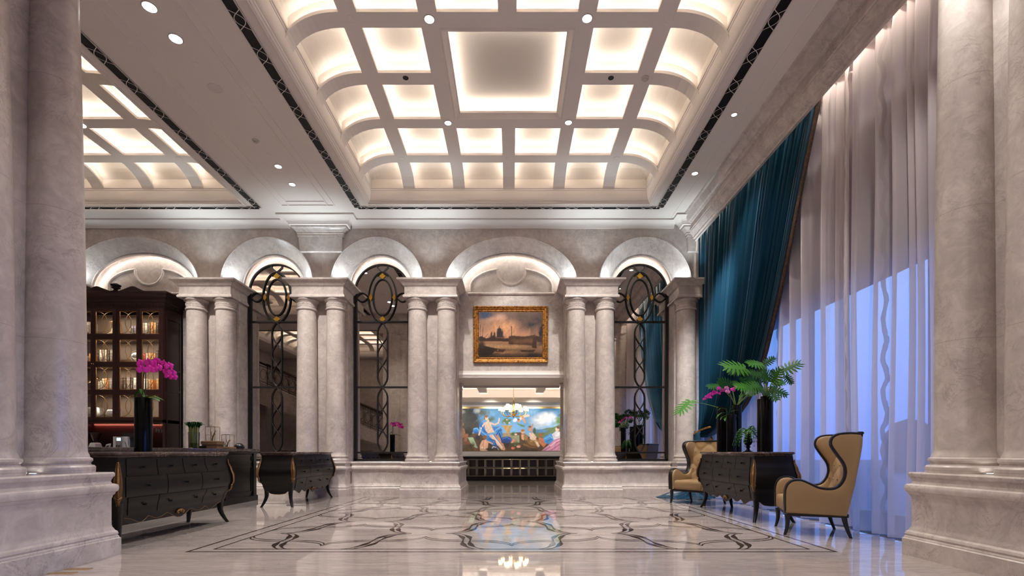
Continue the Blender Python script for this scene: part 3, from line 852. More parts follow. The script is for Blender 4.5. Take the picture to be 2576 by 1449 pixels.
def base(u, v, rng):
    top = np.array(srgb(120,95,85)); mid = np.array(srgb(205,150,115)); low = np.array(srgb(150,110,80))
    t = np.clip((v-.35)/.55,0,1)[...,None]
    img = mid*(1-t)+top*t
    tl = np.clip((.36-v)/.36,0,1)[...,None]; wtr = np.array(srgb(160,120,88))*(1-tl)+np.array(srgb(45,32,24))*tl
    return np.where((v < .36)[...,None], wtr, img)
S = srgb
Ly = [('n',.1,.93,.16,.14,0,S(60,75,100),.5,2),('n',.28,.85,.25,.10,.2,S(190,150,130),.8,2),('n',.45,.62,.30,.30,0,S(225,165,120),.9,1.5),('n',.85,.78,.34,.30,.3,S(50,50,58),.7,1.5),('n',.72,.9,.3,.2,0,S(95,75,65),.8,2),('n',1.0,.55,.18,.3,0,S(35,35,40),.6,2),
      ('n',.30,.44,.16,.05,0,S(120,85,70),.5,3),('p',[(0,.36),(0,.45),(.05,.47),(.12,.42),(.2,.45),(.24,.5),(.27,.43),(.42,.42),(.45,.43),(.5,.41),(.75,.45),(.9,.48),(1,.44),(1,.34)],S(60,42,35)),
      ('e',.325,.60,.047,.055,0,S(50,40,42),.4),('p',[(.283,.44),(.283,.58),(.367,.58),(.367,.44)],S(52,42,43)),('p',[(.315,.64),(.325,.72),(.335,.64)],S(50,40,42)),
      ('p',[(.19,.44),(.19,.53),(.203,.58),(.216,.53),(.216,.44)],S(58,46,46)),('p',[(.235,.44),(.235,.53),(.247,.58),(.26,.53),(.26,.44)],S(58,46,46)),('p',[(.363,.44),(.363,.56),(.372,.63),(.382,.56),(.382,.44)],S(58,46,46)),
      ('l',[(.515,.42),(.515,.66)],.010,S(85,65,55)),('e',.515,.67,.012,.018,0,S(85,65,55),.5),
      ('p',[(.47,.29),(.47,.46),(.52,.48),(.72,.46),(.88,.5),(.89,.26)],S(75,52,40)),('n',.7,.36,.25,.07,0,S(120,85,58),.9,6),
      ('n',.40,.24,.35,.07,0,S(190,150,105),.9,2),('n',.45,.12,.3,.05,0,S(150,112,78),1,3),
      ('p',[(.0,.05),(.0,.32),(.1,.26),(.22,.22),(.42,.16),(.38,.12),(.25,.14),(.2,.06)],S(40,28,22)),('p',[(.2,.17),(.24,.145),(.40,.14),(.43,.185),(.30,.175)],S(70,45,32)),
      ('p',[(.64,.17),(.67,.125),(.85,.12),(.9,.18),(.78,.165)],S(55,36,28)),('p',[(.83,.22),(.85,.42),(.9,.45),(.91,.2)],S(62,42,32)),
      ('l',[(.05,.25),(.07,.66)],.006,S(40,30,25)),('l',[(.02,.2),(.03,.72)],.006,S(40,30,25)),('l',[(.02,.3),(.15,.52)],.005,S(40,30,25)),('n',.06,.3,.07,.12,0,S(60,40,30),.8,5),
      ('n',.05,.05,.25,.08,0,S(30,22,18),.8,4),('n',.9,.05,.25,.07,0,S(40,28,22),.8,4),('e',.665,.172,.012,.014,0,S(170,70,45),.6),('e',.3,.165,.012,.012,0,S(190,150,110),.6)]
cv = vpaint('canvas', PW-2*fr+.02, PH-2*fr+.02, Ly, base, 190, 140, .10, .3)
cv.parent = root; cv.location = (0,-.012,0)

# ------------------------------------------------------------------ the mural of the far room
YL = 17.70
c0, c1 = at(1120, 1136.5, YL), at(1455, 1028, YL)
MW, MH = c1.x-c0.x+1.2, c1.z-c0.z
ux = lambda x: ((( 1140+x/5.176)-VX)*YL/F-(c0.x-.6))/MW
vy = lambda y: ((1+(HY-(940+y/5.176))*YL/F)-c0.z)/MH
def base(u, v, rng):
    a = np.array(S(150,195,232)); c = np.array(S(70,150,205)); t = np.clip(v*1.3-.2,0,1)[...,None]
    return a*(1-t)+c*t
E = lambda x,y,rx,ry,rot,c,soft=.35: ('e',ux(x),vy(y),rx/5.176*YL/F/MW,ry/5.176*YL/F/MH,rot,c,soft)
Nn = lambda x,y,rx,ry,rot,c,soft=.5,f=3: ('n',ux(x),vy(y),rx/5.176*YL/F/MW,ry/5.176*YL/F/MH,rot,c,soft,f)
Pp = lambda pts,c: ('p',[(ux(x),vy(y)) for x,y in pts],c)
Ln = lambda pts,wd,c: ('l',[(ux(x),vy(y)) for x,y in pts],wd/5.176*YL/F/MH,c)
SK, SK2, SK3 = S(240,205,180), S(205,150,118), S(150,100,70)
Ly = [Nn(1180,600,260,130,0,S(225,232,238),.9,2),Nn(1250,560,130,80,0,S(245,246,248),.9,2),Nn(1000,500,200,60,0,S(120,185,225),.9,2),Nn(520,520,100,60,0,S(100,170,215),.8,2),
      Nn(170,620,200,230,0,S(62,58,48),.4,2.5),Nn(370,510,170,70,0,S(95,100,90),.6,4),Nn(250,560,120,110,0,S(45,45,38),.5,4),Nn(320,480,60,40,0,S(205,210,205),.8,4),Nn(500,600,60,40,.3,S(70,105,70),.6,4),
      Nn(90,500,60,40,0,S(190,190,190),.8,3),
      Pp([(1010,800),(1100,740),(1230,705),(1300,700),(1420,640),(1420,1010),(1010,1010)],S(105,125,85)),Nn(1120,745,140,30,0,S(90,140,190),.7,2),Nn(1380,620,90,60,.3,S(95,135,70),.6,4),Nn(1400,540,45,25,0,S(80,120,75),.6,4),
      Pp([(95,820),(330,760),(620,780),(900,760),(1000,830),(1420,840),(1420,1015),(95,1015)],S(92,72,50)),Nn(560,900,300,90,0,S(60,50,42),.6,3),Nn(900,960,200,60,0,S(85,66,45),.7,4),
      Nn(180,760,80,80,0,S(45,40,32),.5,4),Pp([(640,775),(760,770),(770,830),(640,830)],S(165,145,115)),Pp([(745,810),(860,800),(865,900),(750,905)],S(150,150,120)),
      Nn(700,620,75,50,0,S(85,115,65),.5,6),E(700,600,14,9,0,S(225,170,165)),E(730,640,12,9,0,S(235,225,215)),E(665,640,10,8,0,S(225,190,180)),
      Pp([(630,670),(775,675),(740,740),(735,775),(690,775),(680,735)],S(185,145,85)),Nn(780,780,50,30,.5,S(70,100,55),.5,6),E(815,790,22,14,0,S(225,190,190)),
      # left river figure, draped pale cloth
      E(120,660,22,26,0,SK3),E(118,690,14,14,0,S(70,55,40)),Pp([(95,690),(150,720),(160,790),(95,800)],SK3),Ln([(110,820),(180,800),(150,900)],26,SK3),Ln([(120,900),(230,900),(290,985)],26,S(120,80,55)),Pp([(190,830),(260,830),(320,970),(250,950)],S(165,185,150)),
      # seated figure in blue drapery
      E(300,740,48,45,0,S(50,130,205)),E(380,690,50,70,.4,S(45,120,200)),E(600,760,45,90,.2,S(45,120,200)),Pp([(330,760),(420,690),(620,690),(640,820),(560,980),(430,860)],S(60,135,210)),
      E(700,860,80,50,0,S(25,70,140)),
      Pp([(405,640),(450,615),(490,640),(500,690),(545,770),(440,790),(415,710)],SK),E(455,620,18,26,0,SK),E(435,580,26,34,.1,SK),E(432,555,30,20,0,S(150,100,55)),E(408,580,10,26,0,S(150,100,55)),
      Ln([(485,640),(540,665),(590,640),(600,590)],13,SK),E(600,585,10,12,0,SK),Ln([(405,650),(360,720),(335,800)],13,SK),
      Pp([(430,780),(560,760),(620,900),(520,800),(460,830)],S(70,145,220)),Ln([(490,800),(560,880),(640,970)],27,SK),Ln([(560,800),(610,860),(660,980)],24,SK2),
      # two children in front
      E(412,825,34,34,0,S(140,95,60)),Pp([(375,870),(430,855),(460,900),(445,1005),(350,1005),(345,940)],S(235,180,150)),Ln([(440,880),(510,910)],12,S(235,180,150)),E(385,975,30,30,0,SK),
      E(540,960,50,40,0,S(75,75,85)),Ln([(500,985),(520,950),(570,960),(590,990)],8,S(200,205,215)),E(320,830,36,36,0,S(50,50,60)),
      # flying child
      Ln([(860,600),(910,560),(980,545)],20,SK),Ln([(900,560),(935,630)],18,SK2),E(850,615,26,22,0,SK2),E(850,595,22,14,0,S(120,80,50)),E(805,605,34,26,.6,S(235,235,235)),Nn(880,670,60,20,-.3,S(90,130,85),.5,6),
      # flowers
      E(790,870,26,18,0,S(230,130,105)),E(850,945,34,26,0,S(235,150,135)),E(780,970,28,20,0,S(225,110,90)),E(810,930,18,14,0,S(240,200,195)),Nn(820,920,70,60,0,S(70,85,50),.9,6),E(845,950,22,16,0,S(240,165,150)),E(770,890,18,14,0,S(238,150,120)),
      # right group with goat
      E(905,755,30,34,0,S(225,170,130)),E(905,738,30,20,0,S(165,105,60)),Pp([(885,790),(930,790),(920,870),(890,850)],S(225,170,130)),
      E(1050,900,110,75,0,S(150,110,70)),E(945,830,34,50,.3,S(165,125,85)),Ln([(920,920),(1000,950)],16,S(140,100,62)),
      Pp([(985,770),(1050,770),(1085,830),(1060,880),(1000,850)],SK),E(1000,720,30,34,0,SK2),Ln([(1020,760),(1035,660)],11,SK2),Ln([(1050,840),(1090,900),(1110,940)],20,SK),E(1000,690,26,14,0,S(140,90,50)),Nn(1060,740,20,50,0,S(60,95,60),.5,6),
      E(1140,800,34,32,0,S(160,105,60)),Pp([(1110,830),(1180,840),(1220,910),(1180,960),(1120,900)],S(205,125,85)),
      # reclining lady, blue and rose drapery
      Pp([(1170,830),(1280,770),(1330,870),(1240,920),(1190,900)],S(75,145,205)),Pp([(1285,790),(1340,745),(1400,760),(1410,850),(1310,860)],S(225,220,225)),E(1355,725,28,34,.2,SK),E(1370,700,30,20,0,S(105,70,45)),
      Pp([(1150,1005),(1240,930),(1330,850),(1420,830),(1420,1005)],S(215,150,175)),Ln([(1200,990),(1320,900),(1410,850)],8,S(240,195,210)),Ln([(1270,1000),(1400,910)],9,S(180,110,145))]
B1, B2, B3 = S(30,85,160), S(120,185,235), S(20,60,125)
Ly += [Ln([(345,700),(375,760),(430,800)],9,B2),Ln([(360,670),(400,740),(440,770)],8,B1),Ln([(520,790),(560,730),(610,700)],10,B2),Ln([(560,800),(600,740),(630,730)],9,B1),Ln([(470,850),(540,870),(570,960)],9,B1),Ln([(600,780),(625,850),(640,900)],10,B3),Ln([(270,720),(310,710),(335,745)],9,B2),Ln([(275,760),(320,770)],8,B1),Ln([(450,800),(510,785),(560,770)],8,B2),
       Ln([(640,850),(700,830),(750,860)],9,S(60,115,190)),Ln([(650,890),(720,880)],9,B3),
       Ln([(515,800),(575,880),(640,960)],7,S(250,225,205)),Ln([(400,870),(390,930),(400,990)],5,S(190,130,100)),Ln([(1010,790),(1050,830)],6,S(250,225,205)),
       E(430,576,3.5,4,0,S(90,60,45)),E(447,576,3.5,4,0,S(90,60,45)),E(440,594,6,3,0,S(185,95,85)),
       Ln([(1190,850),(1260,810),(1310,860)],8,B2),Ln([(1210,880),(1290,850)],8,S(50,110,175)),Ln([(1250,960),(1330,890)],7,S(240,195,210)),Ln([(1190,1000),(1260,950)],8,S(165,100,130)),Ln([(1340,900),(1410,870)],7,S(165,100,130)),Ln([(1300,800),(1330,830),(1390,820)],6,S(190,185,200)),
       Ln([(940,880),(1000,940),(1080,950)],10,S(110,78,48)),Ln([(1010,880),(1070,870),(1130,900)],9,S(180,140,95)),Nn(480,985,120,22,0,S(55,45,40),.7,5),Nn(1000,1000,160,20,0,S(60,48,38),.7,5),Nn(250,930,60,60,0,S(60,50,35),.7,5)]
root = thing('wall_mural', ((c0.x+c1.x)/2, YL, (c0.z+c1.z)/2), 'wide mythological mural with blue drapery and clouds in the far room', 'painting')
cv = vpaint('painted_panel', MW, MH, Ly, base, 760, 200, .06, .5, 5); cv.parent = root
b = MB()
for z, h in ((MH/2+.03,.03),): b.box(-MW/2,MW/2,-.03,.02,z-h,z+h)
b.build('top_rail', M['brass'], root, 0)

# counter under the mural
CY = 17.2; sC = F/CY
root = thing('mirror_tiled_console', (ccx,CY,0), 'long low console faced with dark mirror tiles under the mural', 'console')
zt, zb_ = 1-(1147-HY)/sC, 1-(1209-HY)/sC
b = MB(); b.box(-2.6,2.6,.03,.45,0,zt); b.build('body', M['black'], root, 0)
b = MB(); b.box(-2.7,2.7,-.12,.48,zt,zt+.155); b.box(-2.7,2.7,-.08,.48,zt-.03,zt); b.build('shelf_top', M['lightstone'], root, 0)
b = MB(); bb = MB(); p = .301
ztop = zt-.10; 
for r in range(2):
    for k in range(-8,8):
        x0, x1 = k*p+.004, (k+1)*p-.004; z1 = ztop-r*.31-.004; z0 = z1-.302
        e = .032
        O = [(x0,0,z0),(x1,0,z0),(x1,0,z1),(x0,0,z1)]; I = [(x0+e,-.012,z0+e),(x1-e,-.012,z0+e),(x1-e,-.012,z1-e),(x0+e,-.012,z1-e)]
        b.add(I,[(0,1,2,3)])
        bb.add(O+I,[(0,1,5,4),(1,2,6,5),(2,3,7,6),(3,0,4,7)])
b.build('dark_tiles', M['tile'], root, 0); bb.build('tile_bevels', M['tilebevel'], root, 0)
b = MB(); b.box(-2.6,2.6,-.02,.03,0,.10); b.build('plinth', M['black'], root, 0)

# ------------------------------------------------------------------ chandelier
CHY = 14.85
cz = at(1292,1045,CHY)
root = thing('chandelier', (cz.x,CHY,0), 'brass chandelier with glowing pleated shades in the far room', 'chandelier')
zz = lambda py: 1+(HY-py)*CHY/F
b = MB()
b.lathe([(0,zz(1052)),(.008,zz(1051)),(.03,zz(1046)),(.012,zz(1042)),(.04,zz(1037)),(.05,zz(1033)),(.02,zz(1028)),(.015,zz(1020)),(.03,zz(1014)),(.02,zz(1010)),(.008,zz(1007)),(0,zz(1006.5))],0,0,20)
b.build('stem', M['brass'], root, 40)
b = MB()
z0 = zz(1007); n = 14; z1 = 3.02
for k in range(n):
    za = z0+(z1-z0)*k/n; zb2 = z0+(z1-z0)*(k+1)/n; m_ = (za+zb2)/2; h = (zb2-za)/2*1.12
    b.tube([((.014*math.sin(2*PI*q/10) if k%2 else 0),(0 if k%2 else .014*math.sin(2*PI*q/10)),m_+h*math.cos(2*PI*q/10)) for q in range(10)], .004, 5, True)
b.build('chain', M['brass'], root, 50)
b = MB(); b.lathe([(.06,3.0),(.06,3.02),(0,3.02)],0,0,20); b.build('ceiling_rose', M['brass'], root, 40)
arms = [(k*2*PI/8+.2, .40, zz(1033)) for k in range(8)]+[(k*2*PI/4+.5, .20, zz(1026)) for k in range(4)]
for a, R, zs in arms:
    cx, sy = math.cos(a), math.sin(a)
    b = MB()
    pts = [(.03*cx,.03*sy,zz(1040))]+[((R*.5-R*.47*math.cos(PI*q/8))*cx, (R*.5-R*.47*math.cos(PI*q/8))*sy, zz(1040)-.10*math.sin(PI*q/8)*(R/.4)+(zs-.05-zz(1040))*(q/8)**2) for q in range(1,9)]
    pts.append((R*cx,R*sy,zs-.02))
    b.tube(pts, .009, 8)
    b.lathe([(.022,zs-.025),(.03,zs-.02),(.03,zs-.012),(.012,zs-.008),(.010,zs+.02),(0,zs+.02)], R*cx, R*sy, 12)
    ar = b.build('arm', M['brass'], root, 40)
    b = MB(); b.lathe([(.068,zs-.005),(.05,zs+.105)], R*cx, R*sy, 18, cap=False); b.build('lamp_shade', M['shade'], root, 40)
# ================================================================== BOMBE CHESTS
CW, CD, CH = 2.02, .61, 1.004           # width, depth, height
ZT = .944                              # underside of the slab
def bulge(z):
    t = (z-.20)/(ZT-.20)
    ks = [(0,-.062),(.12,-.058),(.25,-.032),(.40,.016),(.52,.042),(.62,.040),(.75,.014),(.88,-.016),(1,-.024)]
    t = max(0,min(1,t))
    for (a,p),(c,q) in zip(ks,ks[1:]):
        if t <= c:
            s = (t-a)/(c-a); s = s*s*(3-2*s); return p+(q-p)*s
    return ks[-1][1]
def apron_front(x):
    a = abs(x)/(CW/2)
    z = .275-.075*math.exp(-((a)/.16)**2)-.035*math.exp(-((a-.40)/.13)**2)+.022*math.exp(-((a-.235)/.06)**2)-.05*math.exp(-((a-.67)/.10)**2)+.03*math.exp(-((a-.55)/.05)**2)
    return z+.05*max(0,(a-.72)/.28)**2-.10*max(0,(a-.93)/.07)
def apron_side(y):
    a = abs(y)/(CD/2); return .225+.05*a*a-.0*a+(.03*math.exp(-((a-.75)/.12)**2))-.10*max(0,(a-.88)/.12)
def chest_face(u, z, side):
    """point on the carcass: side 0 front(-y),1 right,2 back,3 left ; u along the side -1..1"""
    o = bulge(z); hx, hy = CW/2-.012+o, CD/2-.012+o*.8
    if side == 0: return (u*hx, -hy-.012*(1-u*u), z)
    if side == 2: return (-u*hx, hy, z)
    if side == 1: return (hx+.012*(1-u*u), u*hy, z)
    return (-hx-.012*(1-u*u), -u*hy, z)
def make_chest(label):
    root = thing('bombe_chest', (0,0,0), label, 'chest of drawers', 'black bombe chests with gilt mounts')
    b = MB()
    for side in range(4):
        nu, nv = (48,20) if side in (0,2) else (20,20)
        def fn(u, v, side=side):
            uu = u*2-1
            zb = apron_front(uu*CW/2) if side in (0,2) else apron_side(uu*CD/2)
            return chest_face(uu, zb+(ZT-zb)*v, side)
        b.grid(fn, nu, nv)
    b.box(-CW/2+.09,CW/2-.09,-CD/2+.09,CD/2-.09,.30,.32); b.box(-CW/2+.09,CW/2-.09,-CD/2+.09,CD/2-.09,ZT-.02,ZT)
    b.build('carcass', M['black'], root, 40)
    b = MB()                                              # thin gilt line along the apron edge
    b.tube([Vector(chest_face(u,apron_front(u*CW/2)+.002,0)) for u in [i/40*1.84-.92 for i in range(41)]], .003, 5)
    b.tube([Vector(chest_face(u,apron_side(u*CD/2)+.002,3)) for u in [i/16*1.7-.85 for i in range(17)]], .003, 5)
    b.tube([Vector(chest_face(u,apron_side(u*CD/2)+.002,1)) for u in [i/16*1.7-.85 for i in range(17)]], .003, 5)
    o = b.build('apron_line', M['gold'], root, 50)
    # cabriole legs
    for sx in (-1,1):
        for sy in (-1,1):
            rings = []
            for k in range(15):
                t = k/14; z = .47*(1-t)
                o = bulge(max(z,.20))
                ex = CW/2-.012+o; ey = CD/2-.012+o*.8
                spl = 0 if z > .2 else .065*((.2-z)/.2)**1.6
                h = .045*(1-t)+.019*t if t > .25 else .045
                cx, cy = sx*(ex-h+.006+spl), sy*(ey-h+.006+spl*.8)
                rings.append([(cx+h*c*1.0, cy+h*s_, z) for c,s_ in ((1,.4),(.85,.85),(.4,1),(-.4,1),(-.85,.85),(-1,.4),(-1,-.4),(-.85,-.85),(-.4,-1),(.4,-1),(.85,-.85),(1,-.4))])
            b = MB(); b.loft(rings[::-1]); b.build('leg', M['black'], root, 50)
    # top slab
    b = MB(); hx, hy = CW/2-.03, CD/2-.03
    b.rrect(0,0,hx,hy,.03,[(0,ZT),(.005,ZT+.006),(.005,ZT+.016),(.02,ZT+.026),(.034,ZT+.030),(.036,ZT+.045),(.03,CH-.002),(.026,CH)],4)
    b.build('marble_top', M['brown_marble'], root, 30)
    # drawers
    rows = [(.745,.924,[(-.90,-.45,1),(-.45,0,1),(0,.45,1),(.45,.90,1)]),(.525,.735,[(-.91,-.31,1),(-.31,.31,1),(.31,.91,1)]),(.325,.515,[(-.88,-.43,1),(-.43,.43,2),(.43,.88,1)])]
    for z0, z1, ds in rows:
        for u0, u1, nk in ds:
            b = MB(); g_ = .006
            def fn(u, v, off):
                x, y, z = chest_face(u0+g_+(u1-u0-2*g_)*u, z0+(z1-z0)*v, 0); return (x, y-off, z)
            b.grid(lambda u,v: fn(u,v,.007), 12, 8)
            per = [(u/12,0) for u in range(13)]+[(1,v/8) for v in range(1,9)]+[(1-u/12,1) for u in range(1,13)]+[(0,1-v/8) for v in range(1,9)]
            b.loft([[fn(u,v,-.004) for u,v in per],[fn(u,v,.007) for u,v in per]], True, False)
            d = b.build('drawer', M['black'], root, 40)
            for q in range(nk):
                uk = u0+(u1-u0)*((q+.5)/nk if nk == 1 else (.22 if q == 0 else .78))
                x, y, z = chest_face(uk, (z0+z1)/2+.005, 0)
                kb = MB()
                kb.loft([[(x+r*math.cos(2*PI*a/14), y-.006-d_, z+r*math.sin(2*PI*a/14)) for a in range(14)] for r,d_ in ((.012,0),(.006,.006),(.006,.014),(.014,.020),(.017,.027),(.012,.034),(.003,.036))])
                kb.build('knob', M['blackgloss'], d, 50)
    # gilt corner mounts: leaf spray following the corner
    for sx in (-1,1):
        for sy in (-1,1):
            def cp(z, a, lift):
                o = bulge(z); n = Vector((sx,sy*.9,0)).normalized(); t = Vector((-sy*.9,sx,0)).normalized()*sx*sy
                return Vector((sx*(CW/2-.008+o), sy*(CD/2-.008+o*.8), z))+n*lift+t*a-n*abs(a)*.55
            b = MB()
            b.tube([cp(.89-.41*k/16,0,.010) for k in range(17)], lambda t: .005+.009*math.sin(PI*min(1,t*1.1)), 6)
            for k in range(19):
                t = k/18; z = .885-.37*t; ln = .010+.028*math.sin(PI*(t*.85+.12))
                for sd in (-1,1):
                    pts = [cp(z-.012*q-.016*(q/3)**2+.03*math.sin(q/4*PI), sd*ln*q/4, .013-.006*q/4) for q in range(5)]
                    b.tube(pts, lambda q: .0058*(1-q*.55), 5)
            b.tube([cp(.535,.032,.008),cp(.505,.0,.014),cp(.535,-.032,.008)], .008, 6); b.tube([cp(.53,.03,.006),cp(.475,0,.014),cp(.53,-.03,.006)], .008, 6)
            b.tube([cp(.50,0,.013),cp(.46,0,.012),cp(.44,0,.008)], lambda q: .012*(1-q*.8), 6)
            b.build('corner_mount', M['gold'], root, 60)
    b = MB(); zc = .285; yf = lambda x, z: chest_face(x/(CW/2-.012), z, 0)[1]-.008
    for k in range(9):
        a = -PI*.05+k/8*PI*1.1; ln = .055+.02*abs(math.cos(a))
        b.tube([(ln*q/4*math.cos(a), yf(0,.28)-.008*math.sin(q/4*PI), zc-.008+ln*.55*q/4*math.sin(a)+.01*math.sin(q/4*PI*1.5)) for q in range(5)], lambda t: .009*(1-.6*t), 6)
    b.ball((0,yf(0,.28)-.008,zc-.005),.022,.014,.02,10)
    for s in (-1,1): b.tube([(s*(.03+.04*q/5), yf(0,.28)-.004, zc-.022-.012*math.sin(q/5*PI*1.6)) for q in range(6)], .007, 6)
    b.build('apron_mount', M['gold'], root, 60)
    return root
chest = make_chest('black bombe chest in front of the dark bookcase, holding the tall magenta orchid')
chest.location = (-4.36, 6.09, 0); chest.rotation_euler = (0,0,PI/2)      # front (-y local) faces +x
c2 = copy_tree(chest); c2['label'] = 'black bombe chest below the first arched mirror, with nothing on its top'
c2.location = (-4.27, 9.95, 0)
c3 = copy_tree(chest); c3['label'] = 'black bombe chest by the window between the two tan wing chairs, holding black vases'
c3.location = (3.73, 7.99, 0); c3.rotation_euler = (0,0,-PI/2)           # front faces -x

# ================================================================== WING CHAIRS
CHP = [(1500,1000),(1495,860),(1497,740),(1515,680),(1545,640),(1590,612),(1640,602),(1700,602),(1760,620),(1840,652),(1930,688),(2000,700),(2070,703),(2140,693),(2200,662),(2245,610),(2272,550),(2280,490),(2270,430),(2240,372),(2190,310),(2135,240),(2100,190),(2090,150),(2100,110),(2125,80),(2170,58),(2230,48),(2320,44),(2400,46),(2462,56)]
CHB = [(2484,95),(2478,200),(2455,330),(2425,480),(2390,660),(2345,830),(2292,1015)]
def cpt(x, y): return (-(x/1011-1.98)*1.0, 1.258-y/1011)
def make_chair(label):
    root = thing('wing_chair', (0,0,0), label, 'armchair', 'tan leather wing chairs with black wooden trim')
    top = crom([cpt(*p) for p in CHP]); back = [cpt(*p) for p in CHB]
    HW = .335                                              # inner half width of the seat opening
    def yo(z, inner):                                      # side panels lean outward a little with height
        return (HW if inner else HW+.075)+.03*max(0,(z-.3))
    outline = [(f,z) for f,z in top]+[(f,z) for f,z in back]
    for s in (-1,1):
        b = MB()
        n = len(outline)
        def ring(inset, yv):
            c = Vector((sum(p[0] for p in outline)/n, sum(p[1] for p in outline)/n)); out = []
            for i,(f,z) in enumerate(outline):
                a, c2_ = Vector(outline[i-1]), Vector(outline[(i+1)%n]); t = (c2_-a).normalized(); nn = Vector((t.y,-t.x))
                p = Vector((f,z))+nn*inset
                out.append((p.x, s*yv(z), p.y))
            return out
        for sg in (1,):
            rs = [ring(0,lambda z: yo(z,True)+.012), ring(0,lambda z: yo(z,False)-.010), ring(-.010,lambda z: yo(z,False)+.010), ring(-.026,lambda z: yo(z,False)+.014)]
            # check inset direction: keep the ring with smaller extent
            if max(p[2] for p in rs[3]) > max(p[2] for p in rs[1]): rs[2], rs[3] = ring(.010,lambda z: yo(z,False)+.010), ring(.026,lambda z: yo(z,False)+.014)
            ins = 1 if max(p[2] for p in ring(.05,lambda z:0)) < max(p[2] for p in ring(0,lambda z:0)) else -1
            pre = [ring(ins*.028,lambda z: yo(z,True)-.040), ring(ins*.010,lambda z: yo(z,True)-.030)]
            b.loft(pre+rs, True, True)
        sp = b.build('side_panel', M['leather'], root, 40)
        b = MB()
        pts = [Vector((f, s*(yo(z,False)-.036), z)) for f,z in top]
        # smooth the trim path
        for _ in range(2): pts = [pts[0]]+[pts[i]*.5+(pts[i-1]+pts[i+1])*.25 for i in range(1,len(pts)-1)]+[pts[-1]]
        # broad flat wooden edge
        rings = []
        for i,p in enumerate(pts):
            t = (pts[min(i+1,len(pts)-1)]-pts[max(i-1,0)]).normalized(); nn = Vector((t.z,0,-t.x))
            rings.append([tuple(p+Vector((0,q*s,0))+nn*r) for q,r in ((-.036,-.012),(-.036,.014),(-.02,.020),(.02,.020),(.042,.014),(.044,-.016),(.03,-.024),(-.02,-.022))])
        b.loft(rings)
        b.build('wood_trim', M['chairwood'], root, 45)
        # tufted buttons inside the wing and arm
        for f, z in ((-.27,1.04),(-.36,.86),(.14,.55),(.30,.56)):
            k = MB(); k.ball((f, s*(yo(z,True)-.030), z), .009,.007,.009,8); k.build('button', M['leather'], sp, 60)
    # back between the wings
    fb = lambda z: back[-1][0]+(back[0][0]-back[-1][0])*max(0,min(1,(z-back[-1][1])/(back[0][1]-back[-1][1])))-.02*math.sin(PI*max(0,min(1,(z-.25)/.95)))*-1
    b = MB(); ztop = 1.205
    def inner(u, v):
        z = .42+(ztop-.42)*v; y = (u*2-1)*(HW+.01+.03*max(0,z-.3))
        dd = .105-.045*v
        # diamond tufting
        row = (z-.50)/.17; tuft = 0
        gx = y/.19; a = abs(math.sin(PI*(gx+row)/2)); c = abs(math.sin(PI*(gx-row)/2))
        tuft = .020*min(1,(a*c)*1.6)
        return (fb(z)+dd+tuft-.012, y, z)
    b.grid(inner, 48, 48)
    def outer(u, v):
        z = .24+(ztop-.24)*v; y = -(u*2-1)*(HW+.06+.03*max(0,z-.3)); return (fb(z)-.005-.015*(1-(u*2-1)**2), y, z)
    b.grid(outer, 10, 16)
    b.grid(lambda u,v: tuple(Vector(inner(u,1))*(1-v)+Vector(outer(1-u,1))*v+Vector((0,0,.02*math.sin(PI*v)))), 48, 4)
    bk = b.build('backrest', M['leather'], root, 50, fix=False)
    for row in range(1,5):
        z = .50+.17*row
        for q in range(-2,3):
            y = .19*(q if row % 2 == 0 else q+.5)*1.0
            y = y*2 if False else y
            if abs(y) > HW-.04 or z > ztop-.03: continue
            k = MB(); p = inner((y/(HW+.01+.03*max(0,z-.3))+1)/2,(z-.42)/(ztop-.42)); k.ball((p[0]+.004,y,z),.009,.013,.013,8); k.build('button', M['leather'], bk, 60)
    b = MB()
    zt_ = ztop+.012; f0 = fb(ztop)
    rings = []
    for k in range(9):
        y = -(HW+.075)+(2*HW+.15)*k/8
        rings.append([(f0+x, y, zt_+z) for x,z in ((-.02,-.008),(-.02,.012),(.0,.02),(.05,.02),(.07,.012),(.07,-.008))])
    b.loft(rings); b.build('top_rail', M['chairwood'], root, 40)
    # seat
    b = MB()
    def seat(u, v):
        th = v*2*PI
        return None
    prof = [(-.02,.275),(0,.285),(.012,.32),(.012,.40),(.0,.435),(-.03,.452),(-.08,.46)]
    b.rrect(.10, 0, .40, HW-.035, .04, prof, 5)
    b.build('seat_cushion', M['leather'], root, 50)
    b = MB(); b.rrect(.075,0,.395,HW+.06,.03,[(0,.235),(.006,.24),(.006,.272),(0,.278)],4); b.build('seat_frame', M['chairwood'], root, 40)
    for sx in (-1,1):
        for sy in (-1,1):
            rings = []
            for k in range(11):
                t = k/10; z = .25*(1-t)
                if sx > 0: f = .47-.012*math.sin(PI*t*.9)+.035*t**2.2
                else: f = -.265-.085*t**1.5
                h = .036*(1-t)+.019*t
                y = sy*(HW+.035)
                rings.append([(f+h*c, y+h*.85*q, z) for c,q in ((1,.5),(.6,1),(-.6,1),(-1,.5),(-1,-.5),(-.6,-1),(.6,-1),(1,-.5))])
            b = MB(); b.loft(rings[::-1]); b.build('leg', M['chairwood'], root, 50)
    return root
chair = make_chair('tan leather wing chair with its side to the camera, nearest the camera by the window')
chair.location = (3.81, 6.17, 0); chair.rotation_euler = (0,0,PI-.36); chair.scale = (.80,1,1)
ch2 = copy_tree(chair); ch2['label'] = 'tan leather wing chair facing the room, in front of the teal curtain puddle'
ch2.location = (3.69, 9.68, 0); ch2.rotation_euler = (0,0,-PI+.62)

